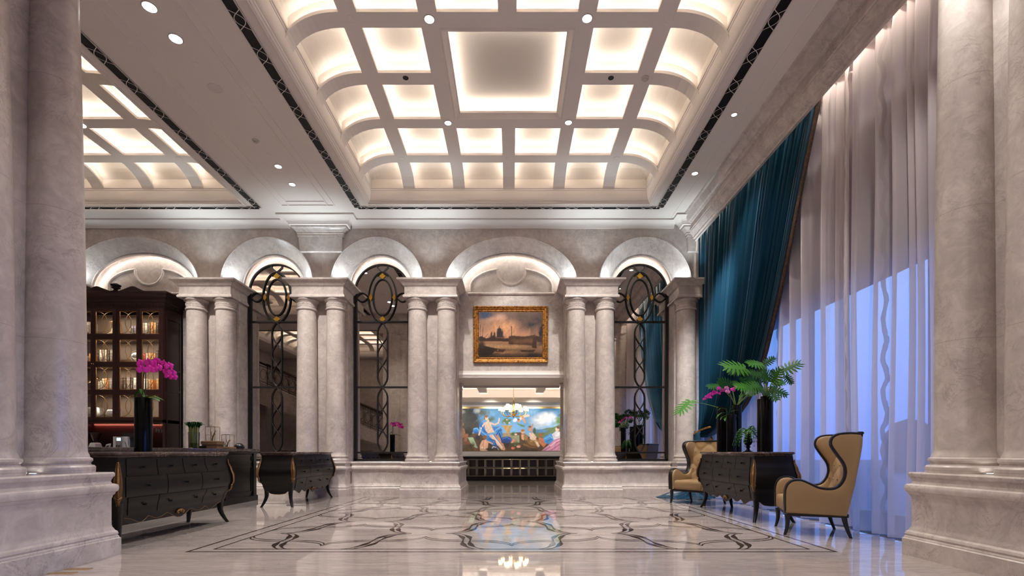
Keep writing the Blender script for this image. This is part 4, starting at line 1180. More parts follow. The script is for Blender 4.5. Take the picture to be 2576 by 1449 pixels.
# ================================================================== PLANTS AND VASES
def frame_of(d, up=Vector((0,0,1))):
    d = d.normalized(); s = d.cross(up)
    s = s.normalized() if s.length > 1e-4 else Vector((1,0,0))
    return d, s, s.cross(d).normalized()
def lobed_leaf(b, p, q, width=.6, droop=.15, tilt=.0, lobes=7):
    """deeply fingered leaf from its base p to its tip q"""
    p, q = Vector(p), Vector(q); q = p+(q-p)*1.12; Lg = (q-p).length; d = (q-p).normalized(); tilt *= .55; n = Vector((-.38,-.80,.42)); n = (n-d*n.dot(d)).normalized(); s = n.cross(d)
    s, n = s*math.cos(tilt)+n*math.sin(tilt), n*math.cos(tilt)-s*math.sin(tilt)
    P = lambda a, w: p + d*(a*Lg) + s*(w*Lg) + n*(-droop*Lg*(a*a+1.2*w*w)+.03*Lg)
    mid = [k/10 for k in range(11)]
    for sd in (-1,1):
        for a0, a1 in zip(mid,mid[1:]):
            w0, w1 = (.115*width*math.sin(PI*min(1,a*.82+.16))+.01 for a in (a0,a1))
            b.add([P(a0,0),P(a1,0),P(a1,sd*w1),P(a0,sd*w0)],[(0,1,2,3)])
        for k in range(lobes):
            t = (k+.3)/lobes; base = .02+.86*t
            ln = width*(.30+.70*math.sin(PI*(t*.72+.18)))*.50
            ang = math.radians(118-88*t)
            nx, ny = math.cos(ang), math.sin(ang)
            hw = .058*(1-.30*t); pts0, pts1 = [], []
            for j in range(6):
                r = j/5; wv = hw*(.62+.75*math.sin(PI*r*.85)**2)*(1-r**4)
                ca = base+ln*r*nx+.05*r*r; cw = ln*r*ny
                pts0.append(P(ca-wv*ny, sd*(cw+wv*nx))); pts1.append(P(ca+wv*ny, sd*(cw-wv*nx)))
            for j in range(5): b.add([pts0[j],pts1[j],pts1[j+1],pts0[j+1]],[(0,1,2,3)])
def strap_leaf(b, pts, wd):
    pts = [Vector(p) for p in pts]; N_ = len(pts)
    L_, R_, C_ = [], [], []
    for i,p in enumerate(pts):
        d = (pts[min(i+1,N_-1)]-pts[max(i-1,0)]); d, s, n = frame_of(d)
        t = i/(N_-1); w_ = wd*math.sin(PI*min(1,.12+t*.88))**.7 if t < 1 else .002
        L_.append(p+s*w_+n*w_*.3); R_.append(p-s*w_+n*w_*.3); C_.append(p)
    for i in range(N_-1): b.add([L_[i],C_[i],C_[i+1],L_[i+1]],[(0,1,2,3)]); b.add([C_[i],R_[i],R_[i+1],C_[i+1]],[(0,1,2,3)])
def arcpts(p, q, sag, n=8):
    p, q = Vector(p), Vector(q); return [p+(q-p)*(k/n)+Vector((0,0,sag*math.sin(PI*k/n))) for k in range(n+1)]
def flower(parent, c, r, face, roll=0, m='petal'):
    b = MB(); c = Vector(c); d, s, n = frame_of(Vector(face))
    cr, sr = math.cos(roll), math.sin(roll); s, n = s*cr+n*sr, n*cr-s*sr
    def petal(a, ln, wd, lift):
        ax = s*math.cos(a)+n*math.sin(a); pe = s*-math.sin(a)+n*math.cos(a)
        rows = []
        for i in range(6):
            t = i/5; ww = wd*math.sin(PI*(.10+.86*t))**.6*(.55+.45*math.sin(PI*min(1,t*1.05)))
            row = []
            for j in range(-2,3):
                row.append(c+ax*(ln*t)+pe*(ww*j/2)+d*(lift*math.sin(PI*t)-.12*r*(j/2)**2*t+.05*r*t))
            rows.append(row)
        b.add([p for rw in rows for p in rw],[(i*5+j,i*5+j+1,(i+1)*5+j+1,(i+1)*5+j) for i in range(5) for j in range(4)])
    for a in (PI/2, PI*1.17, PI*1.83): petal(a, r*.95, r*.34, .05*r)
    for a in (.12, PI-.12): petal(a, r*1.0, r*.62, .16*r)
    b.ball(c+d*.12*r, .16*r, .16*r, .16*r, 8)
    b.tube([c+d*.1*r, c+d*.32*r-n*.16*r, c+d*.25*r-n*.36*r], lambda t: .10*r*(1-t*.6), 6)
    return b.build('flower', M[m], parent, 60, fix=False)
def vase(px, Y, wpx, pytop, label, z0=CH, x=None):
    s = F/Y; x = (px-VX)/s if x is None else x; r = wpx/s/2; zt = 1+(HY-pytop)/s
    root = thing('cylinder_vase', (x,Y,z0), label, 'vase', 'tall black cylinder vases')
    h = zt-z0
    b = MB(); b.lathe([(0,0),(r-.004,0),(r,.004),(r,h-.006),(r-.003,h),(r-.012,h),(r-.014,h-.05),(0,h-.05)],0,0,36); b.build('body', M['blackgloss'], root, 30)
    b = MB(); b.lathe([(0,h-.049),(r-.015,h-.049),(r-.015,h-.02),(0,h-.012)],0,0,24); b.build('moss', M['soil'], root, 30)
    return root, Vector((x,Y,zt))
# --- orchid on the near left chest
v0, m0 = vase(361, 5.82, 38, 1001, 'tall black cylinder vase with the big magenta orchid, on the chest before the bookcase')
o0 = thing('orchid', m0-Vector((0,0,.03)), 'magenta orchid spray in the black vase in front of the bookcase', 'orchid', 'magenta orchids')
LP_ = lambda px, py, dy=0: at(px,py,5.82+dy)-(m0-Vector((0,0,.03)))
b = MB()
path = [LP_(358,1003),LP_(360,975),LP_(361,945),LP_(366,920),LP_(380,905),LP_(400,905),LP_(420,920),LP_(434,942)]
b.tube(path, .006, 6); b.tube([LP_(366,1003),LP_(367,960),LP_(366,925),LP_(360,910),LP_(348,905)], .005, 6)
b.build('stem', M['darkstem'], o0, 50)
b = MB()
for px, py, dy in ((352,914,-.02),(374,912,-.05),(394,909,-.02),(356,930,-.06),(377,930,-.02),(399,927,-.05),(412,915,0),(425,921,-.03),(418,934,.02),(432,938,-.04),(436,948,0),(424,946,.04),(384,920,.05),(364,922,.05)):
    flower(o0, LP_(px,py,dy), .058*random.uniform(.9,1.08), (random.uniform(-.35,.45),-1,random.uniform(-.35,.15)), random.uniform(-.4,.4))
for pts in ([LP_(362,1000),LP_(352,985),LP_(344,992),LP_(338,1001)],[LP_(362,1000),LP_(356,988),LP_(353,980),LP_(352,978)],[LP_(368,1000),LP_(385,997),LP_(400,1003),LP_(415,1008)],[LP_(364,1000),LP_(380,1002,-.1),LP_(396,1006,-.14),LP_(402,1010,-.15)],[LP_(360,1000),LP_(347,1000,.05),LP_(338,1008,.05)]):
    lb = MB(); strap_leaf(lb, pts, .032); lb.build('leaf', M['leaf'], o0, 60, fix=False)
# --- vases on the window chest
vr1, mr1 = vase(1929, 7.25, 29, 997, 'tallest black cylinder vase on the window chest, nearest the camera')
vr2, mr2 = vase(1919, 7.72, 26, 1004, 'tall black cylinder vase half hidden behind the tallest one on the window chest')
vr3, mr3 = vase(1839.5, 8.52, 24, 1043, 'shortest black cylinder vase on the window chest, holding the small orchid')
vr4, mr4 = vase(1816, 8.86, 24, 1023, 'black cylinder vase at the far end of the window chest')
vr5, mr5 = vase(1853, 8.66, 23, 1019, 'black cylinder vase just behind the small orchid on the window chest', x=3.955)
K = lambda x, y, Y: at(1690+x/5.176, 880+y/5.176, Y)
def philodendron(mouth, Y, leaves, label):
    o = thing('philodendron', mouth-Vector((0,0,.04)), label, 'foliage plant', 'philodendron bunches in black vases')
    base = mouth-Vector((0,0,.04))
    sb = MB()
    for (bx,by,tx,ty,dy,wd,tl,dk) in leaves:
        p = K(bx,by,Y+dy)-base; q = K(tx,ty,Y+dy*1.35-.06)-base
        r0 = Vector((random.uniform(-.03,.03),random.uniform(-.03,.03),0))
        md = (r0+p)/2+Vector((-.12*p.x,-.12*p.y,.10*abs(p.z)))
        pts = [r0*(1-t)**2+md*2*t*(1-t)+p*t*t for t in [k/8 for k in range(9)]]
        sb.tube(pts, lambda t: .0075-.004*t, 6)
        lb = MB(); lobed_leaf(lb, p, q, wd, .12, tl)
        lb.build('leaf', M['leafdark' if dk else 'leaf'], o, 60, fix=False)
    sb.build('stems', M['stem'], o, 50)
    return o
philodendron(mr1, 7.25, [(960,250,715,205,-.1,1.15,.5,0),(945,255,755,285,.15,.8,-.3,1),(1190,205,1020,170,-.15,.9,.4,0),(1200,195,1330,100,.12,.8,.3,1),(1440,285,1650,170,-.1,1.15,-.4,1),(1310,420,1400,265,-.18,1.0,.3,0),(1300,420,1470,425,.05,.85,-.4,0),(1480,335,1562,432,-.05,.8,.3,1),(1310,515,1490,580,-.1,.9,-.3,1),(1290,530,1365,640,-.2,.9,.4,1),(1160,450,985,350,-.12,1.05,.3,1),(1140,470,990,480,-.2,.95,-.3,0),(1230,330,1180,250,.1,.9,.2,1),(1350,360,1300,270,.15,.9,-.4,1),(1180,330,1040,320,-.05,1.1,.3,1),(1220,400,1120,300,.1,1.0,-.2,1),(1260,400,1200,270,-.16,1.0,.2,0),(1330,470,1440,400,.12,.9,.2,1),(1120,420,1010,400,.15,1.1,.2,1),(1180,480,1060,440,-.1,1.0,.4,0),(1080,300,960,300,.1,1.0,-.3,1),(1270,480,1340,560,.1,.8,.3,1),(1190,540,1090,510,-.14,.9,.4,1),(1150,500,1010,560,.0,.8,.3,1)],
             'large bunch of fingered philodendron leaves in the tallest vase on the window chest')
philodendron(mr5, 8.66, [(620,480,490,475,-.1,.95,.4,1),(770,470,630,405,.0,1.0,-.3,1),(760,440,850,420,.1,.8,.3,1),(1000,500,850,470,-.1,1.0,.3,0),(1000,600,1100,560,-.15,.5,.2,0),(880,610,980,560,-.12,.6,-.2,0),(960,440,900,370,.1,.95,.3,1),(930,520,860,450,.05,1.0,.2,1),(1000,480,920,430,.1,1.0,.3,1),(700,480,600,430,.08,.9,.2,1),(1030,560,950,470,.0,.9,.4,0)],
             'bunch of fingered philodendron leaves above the small orchid on the window chest')
philodendron(mr4, 8.86, [(243,668,92,800,-.1,1.25,.9,0)], 'single long stemmed philodendron leaf reaching left over the far wing chair')
o1 = thing('orchid', mr3-Vector((0,0,.03)), 'small magenta orchid in the shortest vase on the window chest', 'orchid', 'magenta orchids')
b0 = mr3-Vector((0,0,.03)); KP = lambda x, y, dy=0: K(x,y,8.52+dy)-b0
b = MB(); b.tube([KP(745,830),KP(770,700),KP(760,590),KP(720,520),KP(640,525),KP(540,580),KP(430,655)], .005, 6); b.build('stem', M['darkstem'], o1, 50)
for k,(x,y,r) in enumerate(((425,640,.030),(455,612,.034),(485,590,.036),(520,575,.038),(545,545,.036),(575,560,.036),(605,505,.046),(618,568,.03),(655,530,.046),(715,500,.044),(728,545,.044),(795,520,.046),(825,492,.038),(500,620,.03))):
    flower(o1, KP(x,y,random.uniform(-.05,.05)), r, (random.uniform(-.5,.1),-1,random.uniform(-.4,.2)), random.uniform(-.5,.5), 'petal2' if k in (9,10,12) else 'petal')
for pts in ([(740,825),(690,770),(640,760),(600,790)],[(740,825),(660,820),(610,850),(575,895)],[(740,825),(770,770),(800,745),(830,735)],[(745,825),(820,790),(870,790),(898,810)],[(745,825),(810,840),(860,880),(905,920)],[(740,830),(700,860),(650,880),(630,915)],[(742,830),(700,870),(690,900),(692,930)]):
    lb = MB(); dd = random.uniform(-.12,-.03); strap_leaf(lb, [KP(x,y,dd*i/3) for i,(x,y) in enumerate(pts)], .026); lb.build('leaf', M['leaf'], o1, 60, fix=False)
# urn with fern
uy = 7.85; us = F/uy; ux_ = (1882-VX)/us
root = thing('urn', (ux_,uy,CH), 'small black footed urn between the vases on the window chest', 'urn')
zu = lambda y: 1+(HY-(880+y/5.176))/us-CH; ru = lambda w_: w_/5.176/us
b = MB(); b.lathe([(0,0),(ru(62),0),(ru(58),.006),(ru(36),.016),(ru(22),.035),(ru(18),.06),(ru(30),.075),(ru(32),.085),(ru(20),.095),(ru(22),.10),(ru(44),.125),(ru(55),.16),(ru(52),.19),(ru(42),.225),(ru(36),.255),(ru(40),.29),(ru(48),.315),(ru(44),.315),(ru(36),.29),(0,.28)],0,0,32)
b.build('body', M['blackgloss'], root, 40)
fo = thing('fern', (ux_,uy,CH+.29), 'feathery green fern in the black urn', 'fern')
for k in range(22):
    a = 2*PI*k/22+random.uniform(-.15,.15); ln = random.uniform(.18,.30); rise = random.uniform(.02,.12)
    b = MB(); pts = [Vector((ln*.8*t*math.cos(a), ln*.8*t*math.sin(a)*.8, .03+rise*math.sin(PI*t*.75)*1.3-ln*.95*t**2.4)) for t in [q/12 for q in range(13)]]
    b.tube(pts, .0022, 4)
    for i in range(1,13):
        d, s, n = frame_of(pts[i]-pts[i-1]); w_ = .034*math.sin(PI*(.15+.8*i/13))
        for sd in (-1,1): b.add([pts[i],pts[i]+d*.014+s*sd*w_*.5,pts[i]+d*.010+s*sd*w_-n*.006,pts[i]-d*.006+s*sd*w_*.5],[(0,1,2,3)])
    b.build('frond', M['leaf' if k%3 else 'leafdark'], fo, 60, fix=False)

# ================================================================== CURTAINS
def edge_g(t):
    ks = [(0,0),(.2,.08),(.4,.155),(.56,.23),(.74,.335),(.89,.48),(.96,.62),(1,.80)]
    for (a,p),(c,q) in zip(ks,ks[1:]):
        if t <= c: return p+(q-p)*(t-a)/(c-a)
    return .80
ZTOP, ZTIE = 6.08, 1.42
curt = thing('teal_curtain', (4.3,11.3,0), 'floor length teal velvet curtain tied back at the corner, with brown brocade edge', 'curtain')
def teal(u, t):
    z = ZTOP+(ZTIE-ZTOP)*t
    g_ = edge_g(t); Wd = 4.34
    # inner pleats stay near straight lines from the heading to the tie
    y = 11.30-u*Wd*(1-g_)
    zz_ = z + .0
    sag = .0 if t < .8 else (t-.8)/.2
    ph = 2*PI*(52*u+.6*math.sin(9*u))
    amp = (.048+.018*math.sin(23*u+1.3))*(1-.15*t)
    head = max(0,1-t/.04)
    sn = math.sin(ph)
    x = 4.335-amp*(1-2*abs(math.sin(ph/2))**.75)+.018*math.sin(2.3*ph+1)*(1-head) - .10*sag*math.sin(PI*u) - .05*math.sin(PI*t)*u
    return (x-4.3, y-11.3, zz_ - .10*sag*math.sin(PI*min(1,u))*1.0 + .18*(1-u)*sag*.0)
b = MB(); b.grid(teal, 720, 36)
cl = b.build('velvet_panel', M['velvet'], curt, 60, fix=False)
b = MB()
for k in range(40):
    ta, tb = k/40, (k+1)/40
    pa, pb = Vector(teal(1,ta)), Vector(teal(1,tb))
    off = lambda p, o, l: (p.x-.015-l, p.y-o, p.z)
    b.quad(off(pa,-.02,.02),off(pb,-.02,.02),off(pb,.03,.028),off(pa,.03,.028)); b.quad(off(pa,.03,.028),off(pb,.03,.028),off(pb,.06,.01),off(pa,.06,.01)); b.quad(off(pa,.06,.01),off(pb,.06,.01),off(pb,.06,-.02),off(pa,.06,-.02))
b.build('brocade_edge', M['trim'], curt, 60)
# gathered swag at the tie and tail to the floor
b = MB()
def tail(u, t):
    y0 = 11.22-.62*u; x0 = 4.22-.10*math.sin(PI*u)
    z = 1.47*(1-t)+.03*t
    spread = .25+.75*t**1.1
    ph = 2*PI*9*u
    return (x0-.10*t+ .04*math.sin(ph)*(.4+.6*t)-4.3-.12*t*(.5-u), 11.15+(y0-11.15)*spread-11.3, z)
b.grid(tail, 120, 16)
b.build('tail', M['velvet'], curt, 60, fix=False)
b = MB()
def puddle(u, v):
    a = u*2*PI; r = v
    rx, ry = .62+.10*math.sin(3*a), .40+.06*math.sin(5*a+1)
    cx, cy = 3.86, 10.78
    h = .13*(1-r**2)*(.75+.25*math.sin(7*a+4*r))+.040*math.sin(11*a+6*r)*(1-r)*r*2+.012*math.sin(17*a)*(r>.3)
    return (cx+rx*r*math.cos(a)-4.3, cy+ry*r*math.sin(a)-11.3, max(.004,h*(1-.0)+.008*(1-r)))
b.grid(puddle, 120, 14); b.build('puddle', M['velvet'], curt, 60, fix=False)
b = MB()
for k in range(2): b.tube([(4.22-4.3+.13*math.cos(a),10.87-11.3+.47*math.sin(a),1.44-.08*math.sin(a)+.02*k) for a in [2*PI*i/24 for i in range(24)]], .009, 8, True)
o = b.build('tieback_rope', M['gilt'], curt, 60)
tz = at(1788,1105,10.7)
ts = thing('curtain_tassel', (tz.x-.02,10.62,.98), 'golden tassel hanging from the teal curtain tieback', 'tassel')
b = MB(); b.lathe([(.012,.40),(.016,.34),(.03,.33),(.045,.30),(.05,.26),(.04,.22),(.028,.205),(.035,.195),(.04,.18)],0,0,16); b.build('head', M['gilt'], ts, 50)
b = MB(); b.lathe([(.036,.185),(.05,.15),(.055,.06),(.058,0),(0,0)],0,0,24); b.build('skirt', M['trim'], ts, 50)
b = MB(); b.tube([(0,0,.40),(-.02,.02,.46),(-.03,.06,.50)], .008, 6); b.build('cord', M['gilt'], ts, 50)

# sheer curtain: overlapping widths with deep soft folds
sh = thing('sheer_curtain', (4.5,6,0), 'full height sheer pale net curtain across the window', 'curtain')
random.seed(11)
folds = []; y = 11.25
ys_ = []
while y > 2.6: 
    ys_.append(y); y -= random.choice((.06,.08,.10,.13,.20,.30))
def fold_x(yv, k=0):
    for i in range(len(ys_)-1):
        if ys_[i] >= yv >= ys_[i+1]:
            t = (ys_[i]-yv)/(ys_[i]-ys_[i+1]); wd = ys_[i]-ys_[i+1]
            return (.06+.16*min(wd,.3))*math.sin(PI*t)*(1 if i%2 else -1)
    return 0
for layer, (ya, yb, xo) in enumerate(((11.2,8.6,.0),(8.9,6.4,-.03),(6.7,2.6,.0))):
    b = MB(); n = int((ya-yb)/.016)
    def fs(u, v):
        yv = ya+(yb-ya)*u; z = 6.08*(1-v)+.02*v
        hd = max(0,1-v/.035)
        x = 4.47+xo+fold_x(yv+.11*layer)*(1-.35*hd)*(.85+.3*v)+.018*math.sin(yv*47+layer)*(1-.5*v)+hd*.012*math.sin(yv*60)
        return (x-4.5+.01*math.sin(v*7+yv*3), yv-6+.02*math.sin(v*4+yv*5), z)
    b.grid(fs, n, 22)
    b.build('net_width', M['sheer'], sh, 70, fix=False)
b = MB(); b.box(-.10,-.06,-3.4,5.2,6.09,6.13); b.box(-.22,-.18,.9,5.2,6.10,6.14); b.build('curtain_rail', M['white'], sh, 0)
# ================================================================== RECEPTION COUNTER
random.seed(5)
root = thing('reception_counter', (-5.8,7.7,0), 'long dark panelled counter with a brown marble top behind the bombe chests', 'counter')
b = MB(); b.rect(0,0,.47,2.60,[(.02,0),(.02,.10),(.0,.12),(0,.955),(.02,.965),(.03,.995),(.03,1.002)])
b.build('body', M['darkwood'], root, 25)
b = MB()
for k in range(5):
    y0, y1 = -2.45+k*1.0, -2.45+k*1.0+.86
    for a,(z0,z1) in (((y0,y1),(.18,.72)),((y0,y1),(.79,.95))):
        b.box(.47,.485,a[0],a[1],z0,z0+.03); b.box(.47,.485,a[0],a[1],z1-.03,z1); b.box(.47,.485,a[0],a[0]+.03,z0,z1); b.box(.47,.485,a[1]-.03,a[1],z0,z1)
    b.box(.47,.50,y1+.02,y1+.12,.10,1.0)
b.box(-.40,.40,-2.63,-2.60,.16,.2)
b.build('panelling', M['darkwood'], root, 0)
b = MB(); b.rect(0,0,.49,2.62,[(0,1.002),(.01,1.008),(.01,1.018),(.03,1.034),(.035,1.042),(.035,1.062),(.03,1.066)]); b.build('marble_top', M['brown_marble'], root, 25)
CT = 1.066
def lucky():
    v = thing('glass_vase', (-5.80,9.0,CT), 'clear glass vase of green stems on the counter end', 'vase')
    b = MB(); b.lathe([(0,0),(.082,0),(.088,.01),(.094,.30),(.090,.30),(.084,.015),(0,.015)],0,0,28); b.build('glass', M['glass'], v, 30)
    b = MB(); b.lathe([(0,.016),(.083,.016),(.085,.10),(0,.10)],0,0,24); b.build('water', thin_glass('green_water',(.55,.68,.35),.05), v, 30)
    p = thing('bamboo_bunch', (-5.80,9.0,CT+.018), 'bunch of upright green stems with dark leafy tops in the glass vase', 'plant')
    for k in range(22):
        a = k*2.4; r = .07*math.sqrt((k+.5)/22); h = random.uniform(.36,.42); sp = 1.25
        b = MB(); x0, y0 = r*math.cos(a), r*math.sin(a)
        pts = [(x0*(1+(sp-1)*t),y0*(1+(sp-1)*t),h*t) for t in (0,.2,.21,.4,.41,.6,.61,.8,.81,1)]
        b.tube(pts, .0075, 6); b.build('stem', M['bamboo'], p, 40)
        b = MB(); e = Vector(pts[-1])
        for q in range(6):
            aa = a+q*1.05+random.uniform(-.3,.3); ln = random.uniform(.06,.11)
            strap_leaf(b, [e-Vector((0,0,.03)), e+Vector((ln*.4*math.cos(aa),ln*.4*math.sin(aa),.045)), e+Vector((ln*.8*math.cos(aa),ln*.8*math.sin(aa),.05)), e+Vector((ln*math.cos(aa),ln*math.sin(aa),.02))], .014)
        b.build('leaf_tuft', M['leafdark'], p, 60, fix=False)
lucky()
def wire_box(x, y, z, w_, d_, h_, label):
    t = thing('display_box', (x,y,z), label, 'display case', 'glass display boxes on the counter')
    b = MB()
    for sx in (-1,1):
        for sy in (-1,1): b.box(sx*w_/2-.003,sx*w_/2+.003,sy*d_/2-.003,sy*d_/2+.003,0,h_)
        for zz_ in (0,h_): b.box(sx*w_/2-.003,sx*w_/2+.003,-d_/2,d_/2,zz_-.003,zz_+.003)
    for sy in (-1,1):
        for zz_ in (0,h_): b.box(-w_/2,w_/2,sy*d_/2-.003,sy*d_/2+.003,zz_-.003,zz_+.003)
    b.build('brass_edges', M['brass'], t, 0)
    b = MB(); b.rect(0,0,w_/2,d_/2,[(0,0),(0,h_)],cap=False); b.build('glass', M['glass'], t, 0)
    b = MB(); b.tube([(-.02,0,.0),(0,0,.07),(.02,.01,.14),(.05,.01,.20)][:3 if h_ < .25 else 4], lambda q: .016*(1-.5*q), 8); b.tube([(0,0,.07),(-.03,0,.12),(-.035,.01,.18 if h_ > .25 else .15)], .008, 6); b.tube([(.02,.01,.12),(.055,0,.13)], .007, 6)
    b.build('branch', M['branch'], t, 50)
bk_ = MB(); bk_.rect(0,0,.14,.11,[(0,0),(0,.075),(-.004,.075),(-.004,.08),(.012,.08),(.012,.086),(.012,.14),(0,.146)]); o = bk_.build('wooden_box', M['branch'], None, 0); o.location = (-5.70,9.40,CT); tag(o, 'brown wooden box under the taller glass display box on the counter', 'box')
wire_box(-5.70,9.40,CT+.146,.18,.16,.27,'taller brass edged glass box with a branch, on the wooden box on the counter')
bk_ = MB(); bk_.rect(0,0,.11,.10,[(0,0),(0,.03),(-.006,.036)]); o = bk_.build('wooden_stand', M['branch'], None, 0); o.location = (-5.56,9.66,CT); tag(o, 'low wooden stand under the smaller glass display box', 'stand')
wire_box(-5.56,9.66,CT+.036,.16,.15,.24,'smaller brass edged glass box with a branch, at the right on the counter')
b = MB(); b.rect(0,0,.10,.08,[(-.01,0),(.0,.01),(.01,.05),(.0,.05),(-.02,.012)]); o = b.build('desk_tray', M['plastic'], None, 20); o.location = (-5.86,9.30,CT); tag(o, 'shallow black tray beside the wooden box on the counter', 'tray')
b = MB(); b.lathe([(.0,0),(.10,0),(.105,.02),(.09,.07),(.05,.11),(0,.12)],0,0,24); o = b.build('dark_dome', M['darkwood'], None, 40); o.location = (-5.52,9.98,CT); tag(o, 'dark rounded wooden object at the right end of the counter', 'ornament')
b = MB(); b.rect(0,0,.028,.003,[(0,0),(0,.056)]); o = b.build('wall_switch', M['cap'], None, 0); o.location = (-7.015,11.497,1.64); tag(o, 'small white switch plate between the twin columns right of the bookcase', 'switch')

# ================================================================== BOOKCASE
BX, BY = -9.0, 11.27
s110 = F/BY
zb = lambda py: 1+(HY-py)/s110
root = thing('bookcase', (BX,BY,0), 'dark mahogany glazed bookcase bar with pediment, behind the counter', 'bookcase')
HWB = 1.07; DP = .60
b = MB()
b.box(-HWB,-HWB+.05,0,DP,0,zb(770)); b.box(HWB-.05,HWB,0,DP,0,zb(770)); b.box(-HWB,HWB,DP-.03,DP,0,zb(770));
b.box(-HWB,HWB,0,DP,zb(1064),zb(1056)); b.box(-HWB,HWB,-.02,DP,.0,1.0); b.box(-HWB,HWB,.0,DP,zb(776),zb(766))
b.box(HWB,HWB+.012,.06,.10,1.0,zb(790)); b.box(HWB,HWB+.012,DP-.10,DP-.06,1.0,zb(790))
for z in (1.0,2.4,zb(930),zb(800)): b.box(HWB,HWB+.012,.10,DP-.10,z,z+.05)
b.box(-HWB,HWB,0,.05,zb(778),zb(770))
b.build('carcass', M['wood'], root, 0)
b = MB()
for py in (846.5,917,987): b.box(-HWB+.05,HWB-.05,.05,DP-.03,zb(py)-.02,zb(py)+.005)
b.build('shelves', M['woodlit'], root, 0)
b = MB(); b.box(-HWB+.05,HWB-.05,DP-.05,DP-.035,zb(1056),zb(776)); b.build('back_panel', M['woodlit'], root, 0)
b = MB()
b.rect(0,DP/2,HWB,DP/2,[(0,zb(776)),(.01,zb(772)),(.01,zb(762)),(.03,zb(760)),(.035,zb(757)),(.035,zb(755)),(.06,zb(752)),(.075,zb(749)),(.075,zb(747)),(.10,zb(744)),(.12,zb(742)),(.125,zb(741)),(.125,zb(736.5)),(.12,zb(736))])
for k in range(60):
    x = -HWB+.02+(2*HWB-.04)*k/59; b.box(x-.011,x+.011,-.022,0,zb(771),zb(764))
for k in range(16):
    y = .02+(DP-.04)*k/15; b.box(HWB,HWB+.022,y-.011,y+.011,zb(771),zb(764))
b.build('cornice', M['wood'], root, 25)
b = MB()
px2 = lambda x: (190+x/6.587-291.5)/s110
for sg in (-1,1):
    pts = []
    for x, y in ((715,240),(770,222),(830,200),(890,176),(930,160),(968,154),(1010,165),(1060,190),(1110,214),(1160,234),(1190,240)):
        pts.append((sg*px2(x), zb(700+y/6.587)))
    n = len(pts)
    b.add([(x,-.10,z) for x,z in pts]+[(x,-.02,z) for x,z in pts], [tuple(range(n)),tuple(range(n,2*n))]+[(i,(i+1)%n,n+(i+1)%n,n+i) for i in range(n)])
b.build('pediment', M['wood'], root, 20)
b = MB(); fz = lambda y: zb(700+y/6.587)
b.lathe([(0,fz(242)),(.105,fz(242)),(.07,fz(228)),(.045,fz(210)),(.038,fz(200)),(.06,fz(190)),(.085,fz(180)),(.09,fz(172)),(.05,fz(165)),(.05,fz(158)),(.09,fz(150)),(.10,fz(140)),(.105,fz(128)),(.06,fz(118)),(.055,fz(108)),(.03,fz(100)),(0,fz(98))],0,-.06,24)
b.build('finial', M['wood'], root, 40)
# doors
DX = [(-.985,-.505),(-.485,-.005),(.005,.485),(.505,.985)]
PXC = [(203.5-291.5)/s110,(258.5-291.5)/s110,(318.5-291.5)/s110,(374.5-291.5)/s110]
PYR = [(783,841),(854,911),(923,981),(993,1050)]
bnd = [-HWB+.01,(231-291.5)/s110,(288.7-291.5)/s110,(346.5-291.5)/s110,HWB-.01]
for k in range(4):
    x0, x1 = bnd[k]+.003, bnd[k+1]-.003; c = PXC[k]; h = 21.5/s110
    b = MB(); zt_, zl_ = zb(777), zb(1057)
    b.box(x0,c-h,-.025,.01,zl_,zt_); b.box(c+h,x1,-.025,.01,zl_,zt_)
    zz_ = [zt_]+[zb(p) for r in PYR for p in r]+[zl_]
    for i in range(0,10,2): b.box(c-h,c+h,-.025,.01,zz_[i+1],zz_[i])
    d = b.build('door', M['wood'], root, 0)
    g = MB(); tb = MB()
    for p0, p1 in PYR:
        za, zc_ = zb(p1), zb(p0)
        g.quad((c-h,-.005,za),(c+h,-.005,za),(c+h,-.005,zc_),(c-h,-.005,zc_))
        for (xa,xb,zA,zB) in ((c-h,c+h,za,za+.010),(c-h,c+h,zc_-.010,zc_),(c-h,c-h+.008,za,zc_),(c+h-.008,c+h,za,zc_)): tb.box(xa,xb,-.018,-.006,zA,zB)
        H = (zc_-za); zm = (za+zc_)/2
        for sg in (-1,1):
            tb.tube([(c+sg*(h-.008-(h+.058)*math.sin(PI*q/20)**.9), -.012, zm+ (H/2-.012)*math.cos(PI*q/20)) for q in range(21)], .0062, 6)
    g.build('door_glass', M['glass'], d, 0)
    o = tb.build('door_tracery', M['gold'], d, 50)
    kb = MB(); kx = x1-.02 if k in (0,2) else x0+.02; kb.ball((kx,-.035,zb(916)),.012,.012,.012,8); kb.build('knob', M['brass'], d, 50)
b = MB()
for py in (779.5,850,920,990): b.quad((-HWB+.06,.03,zb(py)),(HWB-.06,.03,zb(py)),(HWB-.06,.055,zb(py)),(-HWB+.06,.055,zb(py)))
b.build('shelf_lights', M['ledshelf'], root, 0)
b = MB(); b.quad((-.98,DP-.10,zb(1066)),(.80,DP-.10,zb(1066)),(.80,DP-.07,zb(1066)),(-.98,DP-.07,zb(1066))); b.build('niche_light', M['ledred'], root, 0)
b = MB(); b.box(-HWB+.05,HWB-.05,DP-.06,DP-.035,1.0,zb(1064)); b.build('niche_back', mat('red_brown_panel', (.075,.030,.027), .35), root, 0)
